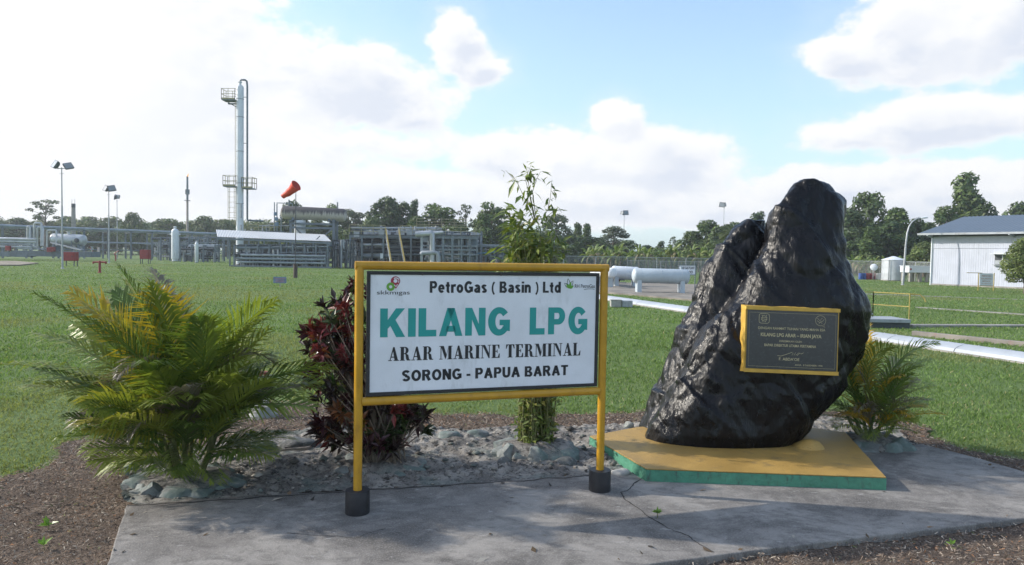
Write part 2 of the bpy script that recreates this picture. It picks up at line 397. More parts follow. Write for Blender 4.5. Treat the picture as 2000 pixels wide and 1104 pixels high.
# loose stone chips and clods on the bed, dry litter on the soil, grass: nobody could count them
M_LITTER = leafmat('litter', .0, .9, .1); M_GRASS = leafmat('grass_blades', .35, .6, .2)
def scatter(n, x0,x1,y0,y1, keep):
    X = rng.uniform(x0,x1,n); Y = rng.uniform(y0,y1,n); k_ = keep(X,Y); return X[k_],Y[k_]
def litter():
    X,Y = scatter(210000,-8,9.5,2.4,12.5, lambda x,y: in_soil(x,y)&~inpoly(x,y,SLAB2)&~inpoly(x,y,BED2)&(np.abs(x)<y*.85+1)&(y>4.6))
    n = len(X); L = rng.uniform(.012,.055,n)*(.6+Y*.05); W = rng.uniform(.0018,.005,n)*(.5+Y*.08); a = rng.uniform(0,2*np.pi,n); t = rng.normal(0,.35,n)
    Z = GZ+.035+fbm(X,Y,6.,4,5)*.05*.6+rng.uniform(0,.03,n)
    d = np.stack([np.cos(a)*np.cos(t),np.sin(a)*np.cos(t),np.sin(t)],1)*L[:,None]/2; s = np.stack([-np.sin(a),np.cos(a),rng.normal(0,.5,n)],1)*W[:,None]
    C = np.stack([X,Y,Z],1); Q = np.stack([C-d-s,C+d-s*.4,C+d+s*.4,C-d+s],1)
    pal = np.array([(.30,.25,.20),(.21,.155,.115),(.12,.088,.07),(.40,.35,.29),(.25,.135,.075),(.17,.145,.125),(.17,.19,.08)])
    T = pal[rng.choice(7,n,p=[.24,.24,.2,.1,.1,.09,.03])]*rng.uniform(.7,1.25,(n,1))
    tag(quads('dry_grass_litter', Q, T, M_LITTER), 'brown cut grass and dead leaf litter lying on the bare soil','litter',kind='stuff')
litter()
def debris():
    X,Y = scatter(1500,-6,9,4.2,10.5, lambda x,y: inpoly(x,y,SLAB2)&(rng.random(x.shape)<np.clip(1.1-edge_dist(x,y,SLAB2)/.5,.12,1))); n = len(X)
    a = rng.uniform(0,6.28,n); L = rng.gamma(2.,.010,n)+.006; W = L*rng.uniform(.2,.7,n); C = np.stack([X,Y,np.full(n,.006)],1); d = np.stack([np.cos(a),np.sin(a),rng.uniform(0,.5,n)],1)*L[:,None]; w = np.stack([-np.sin(a),np.cos(a),rng.uniform(-.2,.4,n)],1)*W[:,None]
    T = np.array([(.10,.075,.05),(.05,.045,.04),(.33,.30,.26),(.20,.14,.09)])[rng.choice(4,n)]*rng.uniform(.7,1.2,(n,1))
    tag(quads('leaf_debris', np.stack([C-d,C-w*.6,C+d,C+w],1), T, M_LITTER), 'dry leaf scraps and specks of soil blown over the pavement','debris',kind='stuff')
debris()
def chips():
    X,Y = scatter(3800,-6,9,6.8,12.5, lambda x,y: bed_mask(x,y)&~inpoly(x,y,SLAB2)); n = len(X)
    ico = np.array([(0,0,1),(1,0,0),(0,1,0),(-1,0,0),(0,-1,0),(0,0,-1)],float); fc = np.array([(0,1,2),(0,2,3),(0,3,4),(0,4,1),(5,2,1),(5,3,2),(5,4,3),(5,1,4)])
    s = rng.gamma(2.,.008,n)+.006; V = ico[None]*(s[:,None]*np.array([1.,1.,.55])*rng.uniform(.6,1.4,(n,3)))[:,None]
    V = V*rng.uniform(.75,1.25,V.shape); a = rng.uniform(0,6.28,n)
    x = V[...,0]*np.cos(a)[:,None]-V[...,1]*np.sin(a)[:,None]; y = V[...,0]*np.sin(a)[:,None]+V[...,1]*np.cos(a)[:,None]; V = np.stack([x,y,V[...,2]],-1)
    V += np.stack([X,Y,bed_z(X,Y)+s*.3],1)[:,None]; Fq = (fc[None]+np.arange(n)[:,None,None]*6).reshape(-1,3)
    T = np.repeat(np.array([(.22,.21,.19),(.13,.145,.135),(.32,.30,.27),(.085,.08,.075)])[rng.choice(4,n)]*rng.uniform(.75,1.15,(n,1)),6,0)
    tag(npmesh('gravel', V.reshape(-1,3), Fq, M_LITTER, tint=T), 'loose grey stone chips strewn over the rough bed','gravel',kind='stuff')
chips()
def grass():
    n = 460000; u = rng.random(n); y0,y1 = 8.0,150.; Y = y0*(y1/y0)**u; X = rng.uniform(-1.15,1.15,n)*(Y*.78+1.0)
    pat = fbm(X,Y,.7,4,41); fill = rng.random(n) < .35+.9*pat
    edge = in_soil(X,Y,.28); stray = rng.random(n) < .02
    kp = (~edge | (stray & ~inpoly(X,Y,BED2))) & ~inpoly(X,Y,SLAB2) & fill
    for poly in KEEPOUT: kp &= ~inpoly(X,Y,poly)
    X,Y,pat = X[kp],Y[kp],pat[kp]; n = len(X); sc = (Y/9.)**.72
    H = rng.uniform(.022,.052,n)*(.7+.6*pat)*np.clip(sc,.9,1.9); W = rng.uniform(.0035,.007,n)*sc*1.25; a = rng.uniform(0,6.28,n); lean = rng.normal(0,.5,(n,2))*H[:,None]
    B = np.stack([X,Y,np.full(n,GZ-.005)+(fbm(X,Y,.06,3,3)-.5)*.22*np.clip((np.hypot(X,Y)-18)/40,0,1)],1); s = np.stack([np.cos(a),np.sin(a),np.zeros(n)],1)*W[:,None]
    tip = B+np.stack([lean[:,0],lean[:,1],H],1); mid = B+np.stack([lean[:,0]*.3,lean[:,1]*.3,H*.6],1)
    V = np.stack([B-s,B+s,mid+s*.8,tip,mid-s*.8],1)
    Fq = np.arange(n*5).reshape(n,5)
    c = np.array([(.115,.185,.060),(.15,.225,.075),(.19,.255,.10),(.31,.285,.16)])[rng.choice(4,n,p=[.40,.40,.17,.03])]
    T = c*rng.uniform(.86,1.14,(n,1))*(.80+.45*fbm(X,Y,.25,3,55))[:,None]
    dry = np.clip((fbm(X,Y,.16,4,77)-.56)*5,0,.55)[:,None]; T = T*(1-dry)+np.array([(.27,.25,.13)])*dry*rng.uniform(.7,1.2,(n,1))
    tag(npmesh('grass', V.reshape(-1,3), Fq, M_GRASS, tint=np.repeat(T,5,0)), 'short green mown grass covering the wide lawn','grass',kind='stuff')
# ================================================================ plinth and boulder
M_YEL = mat('plinth_yellow_paint', (.36,.225,.060), .55, var=.16, scale=1.6, bump=.5, bscale=55, dirt=(.17,.125,.06,.75))
M_GREEN = mat('plinth_green_paint', (.07,.245,.16), .6, var=.14, scale=7, bump=.9, bscale=18, dirt=(.06,.075,.06,.85))
PZ = .145
pl_px = [(1152,852),(1262,916),(1732,933),(1652,845),(1560,832),(1245,834)]
PL = [G(*p,PZ) for p in pl_px]
plinth = thing('plinth','low yellow topped concrete plinth with green painted edge carrying the black boulder','plinth', (sum((p.x for p in PL))/6, sum((p.y for p in PL))/6, 0))
def inset(P, d):
    c = sum(P,Vector())/len(P); return [p+(c-p).normalized()*d for p in P]
PLs = smooth_poly(PL, amp=.006)
MB().prism(P2(PLs), -.1, PZ-.012).build('painted_edge', M_GREEN, plinth, smooth=False)
MB().prism(P2(inset(PLs,.004)), PZ-.010, PZ+.004).build('top_slab', M_YEL, plinth, smooth=False, bevel=.004)

def rock_mat():
    m,k,b = newmat('black_painted_stone'); oc = k.n('ShaderNodeTexCoord').outputs['Object']
    mp = k.n('ShaderNodeMapping'); k.put(mp.inputs[0], oc); mp.inputs['Rotation'].default_value = (0,rad(28),0); mp.inputs['Scale'].default_value = (1.5,1.5,.55); v = mp.outputs[0]
    w = k.noise(v, 8., 3, .55, .35); h = k.noise(v, 26., 4, .6, .3)
    col = k.mix(k.step(w,.3,.7), (.0035,.0035,.0045), (.0075,.0075,.0095))
    col = k.mix(k.m('MULTIPLY',k.step(k.noise(k.vm('MULTIPLY',oc,(2.2,2.2,.5)),9.,7,.75),.66,.78),.25), col, (.04,.04,.046))
    k.put(b.inputs['Base Color'], col); k.put(b.inputs['Roughness'], k.m('ADD',.25,k.m('MULTIPLY',k.step(k.noise(oc,4.,5,.6),.35,.7),.13)))
    b.inputs['Specular IOR Level'].default_value = .27
    bn = k.n('ShaderNodeBump'); bn.inputs['Strength'].default_value = .66; bn.inputs['Distance'].default_value = .03
    k.put(bn.inputs['Height'], k.m('ADD', k.m('MULTIPLY',w,1.0), k.m('MULTIPLY',h,.30)))
    k.put(b.inputs['Normal'], bn.outputs[0]); return m
M_ROCK = rock_mat()
SIL = [(1242,864),(1249,838),(1263,804),(1283,758),(1306,701),(1328,650),(1343,615),(1351,587),(1366,553),(1380,518),(1397,490),(1414,467),(1431,447),(1448,436),(1465,427),(1485,426),(1503,433)]
RIGHT = [(1586,347),(1612,352),(1634,364),(1650,378),(1660,392),(1660,416),(1655,456),(1662,476),(1662,495),(1680,530),(1689,555),(1705,575),(1713,592),(1716,610),(1712,650),(1702,684),(1686,712),(1666,741),(1640,775),(1620,804),(1597,838),(1585,852),(1560,868),(1545,892)]
RIDGE = [(1574,347),(1560,352),(1545,367),(1528,393),(1514,412),(1503,440),(1492,470),(1477,505),(1455,540),(1430,577),(1403,607),(1374,642),(1350,680),(1328,722),(1303,762),(1280,802),(1260,842),(1246,892)]
CLEFT = [(1503,433),(1507,480),(1495,530),(1478,600),(1450,700),(1400,800),(1350,892)]
def col_at(curve, z, Y):
    P = sorted([(at(px,py,Y).z, at(px,py,Y).x) for px,py in curve]); return float(np.interp(z,[p[0] for p in P],[p[1] for p in P]))
def loft(mb, zs, xl, xr, yc, ht, e=2.6, n=44):
    b = len(mb.v); m_ = 0
    for z in zs:
        l,r = xl(z),xr(z); 
        if r-l < .03: l,r = (l+r)/2-.015,(l+r)/2+.015
        for j in range(n):
            a = 2*math.pi*j/n; c,s = math.cos(a),math.sin(a)
            x = (l+r)/2+(r-l)/2*math.copysign(abs(c)**(2/e),c); y = yc(z)+ht(z)*math.copysign(abs(s)**(2/e),s)
            mb.v.append(Vector((x,y,z)))
    for i in range(len(zs)-1):
        for j in range(n): mb.f.append([b+i*n+j,b+i*n+(j+1)%n,b+(i+1)*n+(j+1)%n,b+(i+1)*n+j])
    mb.f.append([b+j for j in reversed(range(n))]); mb.f.append([b+(len(zs)-1)*n+j for j in range(n)])
SEC_A = [(0.0,-.52),(.05,-.70),(.13,-.86),(.30,-1.),(.55,-1.),(.76,-.90),(.90,-.62),(.985,-.15),(1.,.2),(.90,.65),(.62,.96),(.32,.9),(.14,.55),(.05,.05),(.015,-.25)]
SEC_B = [(0.,.05),(.03,-.35),(.14,-.72),(.38,-.95),(.68,-1.),(.9,-.7),(1.,0.),(.9,.6),(.5,.95),(.15,.7)]
def loft_sec(mb, zs, xl, xr, yf, yb, sec, n=56):
    P = [Vector((*p,0)) for p in sec]; P.append(P[0]); Ls=[0]
    for p,q in zip(P,P[1:]): Ls.append(Ls[-1]+(q-p).length)
    S = [(float(np.interp(Ls[-1]*j/n,Ls,[p.x for p in P])),float(np.interp(Ls[-1]*j/n,Ls,[p.y for p in P]))) for j in range(n)]
    b = len(mb.v)
    for z in zs:
        l,r = xl(z),xr(z); f,bk = yf(z),yb(z)
        if r-l < .03: l,r = (l+r)/2-.015,(l+r)/2+.015
        for u,v in S: mb.v.append(Vector((l+(r-l)*u,(f+bk)/2+(bk-f)/2*v,z)))
    for i in range(len(zs)-1):
        for j in range(n): mb.f.append([b+i*n+j,b+i*n+(j+1)%n,b+(i+1)*n+(j+1)%n,b+(i+1)*n+j])
    mb.f.append([b+j for j in reversed(range(n))]); mb.f.append([b+(len(zs)-1)*n+j for j in range(n)])
def boulder():
    mb = MB(); YA = 9.75; z1 = at(1574,347,YA).z; zs = list(np.linspace(.05,z1-.01,64)); I = lambda z,a,b: float(np.interp(z,a,b))
    ZZ = [0,.3,.8,1.3,1.9,2.5,3.0,3.4,z1]
    loft_sec(mb, zs, lambda z: col_at(RIDGE,z,YA), lambda z: col_at(RIGHT,z,YA), lambda z: I(z,ZZ,[9.20,9.10,9.12,9.20,9.22,9.36,9.50,9.62,9.72]), lambda z: I(z,ZZ,[10.9,11.,10.95,10.8,10.7,10.5,10.35,10.2,10.0]), SEC_A)
    YB = 10.35; z2 = at(1485,426,YB).z; zs = list(np.linspace(.05,z2-.01,50)); ZB = [0,.6,1.4,2.2,2.8,z2]
    loft_sec(mb, zs, lambda z: col_at(SIL,z,YB), lambda z: col_at(CLEFT,z,YB), lambda z: I(z,ZB,[9.78,9.82,9.96,10.1,10.24,10.36]), lambda z: I(z,ZB,[11.1,11.1,11.0,10.85,10.75,10.6]), SEC_B)
    o = mb.build('memorial_boulder', M_ROCK, smooth=True)
    r = o.modifiers.new('remesh','REMESH'); r.mode = 'VOXEL'; r.voxel_size = .022
    dg = bpy.context.evaluated_depsgraph_get(); me = bpy.data.meshes.new_from_object(o.evaluated_get(dg)); o.modifiers.clear(); old = o.data; o.data = me; bpy.data.meshes.remove(old)
    if not me.materials: me.materials.append(M_ROCK)
    n = len(me.vertices); V = np.zeros(n*3,np.float32); me.vertices.foreach_get('co',V); V = V.reshape(-1,3); NN = np.zeros(n*3,np.float32); me.vertices.foreach_get('normal',NN); NN = NN.reshape(-1,3)
    D = np.zeros(n)
    for i in range(n):
        p = Vector(V[i]); nrm = NN[i]
        q = Vector((p.x*.8+p.z*.45, p.y*.9, p.z*.8-p.x*.35))            # the bedding leans along the cleft
        d = noise.fractal(q*1.2, 1., 2., 3)*.035
        d += (noise.ridged_multi_fractal(Vector((q.x*2.4,q.y*2.4,q.z*1.0)),.9,2.1,4,1.,2.)-1.2)*.022
        dist,_ = noise.voronoi(q*1.6); e = dist[1]-dist[0]
        d += min(e,.28)*.12-.025                                          # facets with creases between
        d += (noise.ridged_multi_fractal(Vector((q.x*7,q.y*7,q.z*2.6)),.8,2.2,4,1.,2.)-1.1)*.009
        d += noise.fractal(Vector((q.x*16,q.y*16,q.z*7)), .8, 2.1, 3)*.0035
        tt_ = (p.x*.80+p.z*.55)*1.25+noise.noise(p*1.1)*.55+p.y*.3; sw = tt_-math.floor(tt_)
        d += .055*(sw**2.2)*(1-max(0,(sw-.93)/.07))-.018                  # ledges that run parallel to the cleft
        fr = max(0,1-abs(p.z-1.75)/.75)*max(0,1-abs(p.x-3.75)/.9)*(nrm[1]<-.3)
        bt = min(1,max(.15,(p.z-.1)/.35))
        D[i] = d*bt*(1-.75*min(1,fr*1.6))
    V = V + NN*D[:,None]; me.vertices.foreach_set('co',V.astype(np.float32).ravel()); me.polygons.foreach_set('use_smooth',[True]*len(me.polygons)); me.update()
    tag(o,'huge glossy black painted boulder standing upright on the yellow plinth with a plaque','boulder')
    return o
rock = boulder()
b = MB(); c = G(1578,880,PZ); b.lathe([(.20,0),(.17,.04),(.11,.09),(.05,.12),(0.001,.13)], (c.x+.06,c.y+.14,PZ-.01), n=18)
for i,v in enumerate(b.v): b.v[i] = v+Vector((noise.noise(v*6)*.05,noise.noise(v*6+Vector((3,1,2)))*.05,noise.noise(v*7)*.02))
b.build('mortar_wedge', M_YEL, plinth)

# ---------------------------------------------------------------- lettering helper
FCAP = None
def text_mesh(s, bold=0., shear=0.):
    cu = bpy.data.curves.new('lettering','FONT'); cu.body = s; cu.offset = bold; cu.shear = shear; cu.size = 1; cu.resolution_u = 4
    o = bpy.data.objects.new('lettering',cu); COL.objects.link(o); dg = bpy.context.evaluated_depsgraph_get()
    me = bpy.data.meshes.new_from_object(o.evaluated_get(dg)); bpy.data.objects.remove(o); bpy.data.curves.remove(cu)
    V = [v.co.copy() for v in me.vertices]; Fs = [list(p.vertices) for p in me.polygons]; bpy.data.meshes.remove(me); return V,Fs
_h,_ = text_mesh('H'); FCAP = max(v.y for v in _h)
def text_into(mb, s, x0, x1, y0, cap, bold=0., shear=0., ypow=None):
    V,Fs = text_mesh(s,bold,shear); a = min(v.x for v in V); e = max(v.x for v in V); sx = (x1-x0)/(e-a); sy = cap/(FCAP+2*bold)
    mb.add([(x0+(v.x-a)*sx, y0+(v.y+bold)*sy, 0) for v in V], Fs)
def mapped(mb, fn):
    mb.v = [fn(v) for v in mb.v]; return mb
def stroke(mb, pts, w, closed=False):
    P = [Vector((*p,0)) for p in pts]; n = len(P); L = []
    for i in range(n):
        a = P[(i-1)%n] if closed or i>0 else P[i]; c = P[(i+1)%n] if closed or i<n-1 else P[i]
        d = (c-a).normalized(); nn = Vector((-d.y,d.x,0))*w/2; L += [P[i]+nn,P[i]-nn]
    m_ = n if closed else n-1
    return mb.add(L, [(2*i,2*((i+1)%n),2*((i+1)%n)+1,2*i+1) for i in range(m_)])
def circ(cx,cy,r,n=28,a0=0,a1=2*math.pi): return [(cx+r*math.cos(a0+(a1-a0)*i/n), cy+r*math.sin(a0+(a1-a0)*i/n)) for i in range(n+(0 if abs(a1-a0-2*math.pi)<1e-6 else 1))]
def fillp(mb, pts): return mb.add([(*p,0) for p in pts],[list(range(len(pts)))])

# ---------------------------------------------------------------- plaque on the boulder
M_MORT = mat('yellow_mortar', (.56,.345,.055), .5, var=.15, scale=6, bump=.6, bscale=30)
M_PLQ = mat('dark_granite', (.045,.048,.055), .22, var=.12, scale=30)
M_GOLD = mat('gold_lettering', (.47,.41,.25), .4, metal=.2, var=.05)
PY = 9.12
tl,tr,br,bl = at(1460,599,PY+.05),at(1638,606,PY-.02),at(1634,731,PY-.06),at(1452,724,PY+.01)
plaque = thing('memorial_plaque','dark engraved plaque with gold lettering on yellow mortar fixed to the black boulder','plaque',(tl+tr+br+bl)/4)
ux = ((tr-tl)+(br-bl)).normalized(); uz = ((tl-bl)+(tr-br)).normalized(); un = ux.cross(uz).normalized()
uz = un.cross(ux)
if un.y > 0: un = -un
cc_ = (tl+tr+br+bl)/4; PW = ((tr-tl).length+(br-bl).length)/2; PH = ((tl-bl).length+(tr-br).length)/2
def pq(x,y,z=0): return cc_+ux*x+uz*y+un*z
mb = MB(); nx,nz_ = 14,10; front = [];
# rough mortar block: front rim slightly larger than the slab, back flaring into the stone
ring = lambda ex,ey,z,am: [pq(x,y,z)+ux*noise.noise(Vector((x*7,y*7,z*5)))*am+uz*noise.noise(Vector((x*9,y*9,z*4+7)))*am for x,y in
    [(-ex+2*ex*i/20,-ey) for i in range(20)]+[(ex,-ey+2*ey*i/14) for i in range(14)]+[(ex-2*ex*i/20,ey) for i in range(20)]+[(-ex,ey-2*ey*i/14) for i in range(14)]]
rs = [ring(PW/2+.008,PH/2+.008,0,.003), ring(PW/2+.018,PH/2+.014,-.05,.012), ring(PW/2+.03,PH/2+.02,-.14,.020), ring(PW/2-.05,PH/2-.05,-.40,.02)]
n_ = len(rs[0]); mb.add(sum(rs,[]), [(i*n_+j,i*n_+(j+1)%n_,(i+1)*n_+(j+1)%n_,(i+1)*n_+j) for i in range(3) for j in range(n_)]+[list(range(n_))])
mb.build('mortar_surround', M_MORT, plaque)
hw,hh = PW/2-.012,PH/2-.036
mb = MB(); mb.add([pq(x,y,z) for z in (.004,.022) for x,y in ((-hw,-hh),(hw,-hh),(hw,hh),(-hw,hh))],[(4,5,6,7),(0,1,5,4),(1,2,6,5),(2,3,7,6),(3,0,4,7)]); mb.build('stone_slab', M_PLQ, plaque, smooth=False)
for yy in (-1,1):
    mb = MB(); mb.add([pq(x,y,z) for z in (.0,.03) for x,y in ((-PW/2-.01,yy*(PH/2+.014)),(PW/2+.012,yy*(PH/2+.014)),(PW/2+.012,yy*(hh+.004)),(-PW/2-.01,yy*(hh+.004)))],[(4,5,6,7),(0,1,5,4),(1,2,6,5),(2,3,7,6),(3,0,4,7)]); mb.build('mortar_strip', M_MORT, plaque, smooth=False)
def zx(x): return (x-205)/1150*2*hw-hw           # enlarged crop of the plaque to its own plane
def zy(x,y): return hh-((y-(142+(x-205)*.037))/768)*2*hh
mb = MB()
for s,x0,x1,yb,cap,bo in (('DENGAN RAHMAT TUHAN YANG MAHA ESA',345,1197,412,32,.01),('KILANG LPG ARAR \u2013 IRIAN JAYA',380,1152,505,46,.025),('DIRESMIKAN OLEH',620,905,572,24,.01),
        ('BAPAK DIREKTUR UTAMA PERTAMINA',430,1088,634,34,.015),("F. ABDA'OE",622,880,812,36,.01),('ARAR,  8 DESEMBER 1990',825,1175,884,20,.0)):
    xm = (x0+x1)/2; text_into(mb, s, zx(x0), zx(x1), zy(xm,yb), cap/768*2*hh, bo)
Z = lambda *P: [(zx(x),zy(x,y)) for x,y in P]
stroke(mb, Z((600,745),(640,752),(700,735),(790,700),(785,745),(800,712),(812,742),(830,705),(835,740),(870,708),(850,745),(885,712),(900,725),(930,708)), .005)
stroke(mb, [(-hw+.025,-hh+.03),(hw-.025,-hh+.03),(hw-.025,hh-.03),(-hw+.025,hh-.03)], .003, True)
x_,y_ = Z((418,258))[0]
stroke(mb,[(x_+.064*math.copysign(abs(math.cos(a))**.4,math.cos(a)),y_+.062*math.copysign(abs(math.sin(a))**.4,math.sin(a))) for a in [i*math.pi/18 for i in range(36)]],.005,True)
for j in range(4): stroke(mb,[(x_-.045+.012*abs(j-1.5),y_-.035+j*.022),(x_-.015,y_-.028+j*.022),(x_+.015,y_-.036+j*.022),(x_+.045-.012*abs(j-1.5),y_-.03+j*.022)],.005)
for j in (-1,1): stroke(mb,[(x_+j*.012,y_-.045),(x_+j*.034,y_-.01),(x_+j*.02,y_+.02),(x_+j*.03,y_+.045)],.005)
x_,y_ = Z((1135,288))[0]
stroke(mb,circ(x_,y_,.064,30,-.9,5.0),.004); stroke(mb,[(x_+.02,y_-.061),(x_+.055,y_-.085),(x_+.04,y_-.05)],.004)
for p in ([(-.04,.03),(-.01,.0),(.02,.035)],[(-.045,.0),(-.01,-.025),(.03,0),(.045,.02)],[(-.02,-.04),(0,-.01),(.02,-.04)]): stroke(mb,[(x_+a,y_+b_) for a,b_ in p],.004)
mapped(mb, lambda v: pq(v.x,v.y,.0245)); mb.build('gold_inscription', M_GOLD, plaque, smooth=False)

# ================================================================ the name board
M_SIGNY = mat('sign_yellow_paint', (.50,.265,.018), .38, var=.10, scale=4, bump=.1, bscale=60, dirt=(.20,.085,.02,.35))
M_WHITE = mat('sign_white_paint', (.74,.76,.82), .42, var=.05, scale=2.6, dirt=(.42,.43,.45,.35))
M_BLK = mat('black_paint', (.022,.022,.026), .55, var=.25, scale=6, bump=.3, bscale=40)
M_INK = mat('black_lettering', (.020,.021,.028), .5, var=.05)
M_TEAL = mat('teal_lettering', (.018,.30,.285), .5, var=.06)
Lp,Rp = G(698,1001),G(1171,957)
sign = thing('name_board','large white name board in yellow pipe frame with teal and black lettering','sign',((Lp+Rp)/2))
sx = (Rp-Lp).normalized(); SWd = (Rp-Lp).length; snn = Vector((sx.y,-sx.x,0))
if snn.y > 0: snn = -snn
def sp(u,z,o=0): return Lp+sx*u+Vector((0,0,z))+snn*o
pr = .043; ztop = at(698,516,Lp.y).z-.012; zb = at(705,785,Lp.y).z
for u in (0,SWd):
    MB().tube([sp(u,.0),sp(u,ztop)], pr, 18).build('post', M_SIGNY, sign)
    o = MB().lathe([(.118,0),(.122,.02),(.121,.225),(.117,.24)], sp(u,-.01), n=28).build('post_footing', M_BLK, sign)
MB().tube([sp(-pr,ztop),sp(SWd+pr,ztop)], pr, 18).build('top_rail', M_SIGNY, sign)
MB().tube([sp(pr-.01,zb),sp(SWd-pr+.01,zb)], pr, 18).build('bottom_rail', M_SIGNY, sign)
b0,b1 = zb+pr+.010, ztop-pr-.012; u0,u1 = pr+.030, SWd-pr-.022
def board_box(mb,u0,u1,z0,z1,o0,o1):
    return mb.add([sp(u,z,o) for o in (o0,o1) for u,z in ((u0,z0),(u1,z0),(u1,z1),(u0,z1))],[(4,5,6,7),(3,2,1,0),(0,1,5,4),(1,2,6,5),(2,3,7,6),(3,0,4,7)])
fw = .034; mb = MB()
board_box(mb,u0,u1,b0,b0+fw,-.03,.02); board_box(mb,u0,u1,b1-fw,b1,-.03,.02); board_box(mb,u0,u0+fw,b0+fw,b1-fw,-.03,.02); board_box(mb,u1-fw,u1,b0+fw,b1-fw,-.03,.02)
mb.build('board_border', M_BLK, sign, smooth=False, bevel=.003)
w0,w1,v0,v1 = u0+fw,u1-fw,b0+fw,b1-fw
board_box(MB(),w0+.001,w1-.001,v0+.001,v1-.001,-.018,.008).build('board_panel', M_WHITE, sign, smooth=False)
BW,BH = w1-w0,v1-v0
zL,zR = sp(w0,0).y, sp(w1,0).y
def bu(x):                                       # crop column -> metres along the board
    s = (x-158)/1617.; return BW*s*zL/(zR-s*(zR-zL))
def bv(x,y):
    t = 128+(x-160)*27/1620.; q = 1010-(x-160)*75/1605.; return BH*(1-(y-t)/(q-t))
def on_board(mb,name,m,o=.0105): mapped(mb, lambda v: sp(w0+v.x, v0+v.y, o)); return mb.build(name,m,sign,smooth=False)
def line(mb,s,x0,x1,top,base,bold): 
    # each line is set straight on the board: baseline and cap height taken at its middle
    xm = (x0+x1)/2; yb = bv(xm,base); text_into(mb,s,bu(x0),bu(x1),yb,bv(xm,top)-yb,bold)
# heavy sans capitals drawn as polygons, unit cap height
def heavy(ch):
    S = .275
    def arc(cx,cy,rx,ry,a0,a1,n=22): return [(cx+rx*math.cos(a0+(a1-a0)*i/n), cy+ry*math.sin(a0+(a1-a0)*i/n)) for i in range(n+1)]
    if ch=='I': return .28,[[(0,0),(.28,0),(.28,1),(0,1)]]
    if ch=='L': return .66,[[(0,0),(.66,0),(.66,.235),(.28,.235),(.28,1),(0,1)]]
    if ch=='K': return .90,[[(0,0),(.27,0),(.27,1),(0,1)],[(.27,.29),(.27,.60),(.56,1),(.88,1),(.545,.60)],[(.545,.60),(.90,0),(.575,0),(.36,.40)]]
    if ch=='A': return .88,[[(0,0),(.27,0),(.50,.76),(.575,1),(.30,1)],[(.30,1),(.575,1),(.88,0),(.61,0),(.44,.56),(.4375,.57)],[(.235,.155),(.64,.155),(.585,.365),(.30,.365)]]
    if ch=='N': return .78,[[(0,0),(.26,0),(.26,1),(0,1)],[(.52,0),(.78,0),(.78,1),(.52,1)],[(.26,1),(.26,.58),(.52,0),(.52,.42)]]
    if ch=='P':
        o = arc(.45,.68,.30,.32,-math.pi/2,math.pi/2); i_ = arc(.42,.68,.075,.115,-math.pi/2,math.pi/2)
        q = [(0,0),(.27,0),(.27,1),(0,1)]; ring = [[o[j],o[j+1],i_[j+1],i_[j]] for j in range(22)]
        return .75,[q,[(.27,.36),(.45,.36),(.42,.565),(.27,.565)],[(.27,.795),(.42,.795),(.45,1),(.27,1)]]+ring
    if ch=='G':
        a0,a1 = math.radians(38),math.radians(322); o = arc(.43,.5,.43,.52,a0,a1,40); i_ = arc(.45,.5,.165,.29,a0,a1,40)
        return .86,[[o[j],o[j+1],i_[j+1],i_[j]] for j in range(40)]+[[(.45,.36),(.86,.36),(.86,.56),(.45,.56)],[(.60,.36),(.86,.36),(.86,.14),(.765,.15),(.60,.27)]]
def heavy_line(mb,word,x0,x1,base,cap,gap=.10):
    ws = [heavy(c)[0] for c in word]; tot = sum(ws)+gap*(len(word)-1); k_ = (x1-x0)/tot; x = x0
    for c,w in zip(word,ws):
        for poly in heavy(c)[1]: fillp(mb,[(x+p[0]*k_, base+p[1]*cap) for p in poly])
        x += (w+gap)*k_
mb = MB()
heavy_line(mb,'KILANG',bu(230),bu(1162),bv(700,588),bv(700,380)-bv(700,588)); on_board(mb,'teal_lettering',M_TEAL); mb = MB(); heavy_line(mb,'LPG',bu(1303),bu(1717),bv(1500,576),bv(1500,380)-bv(1500,576),.15)
on_board(mb,'teal_lettering',M_TEAL)
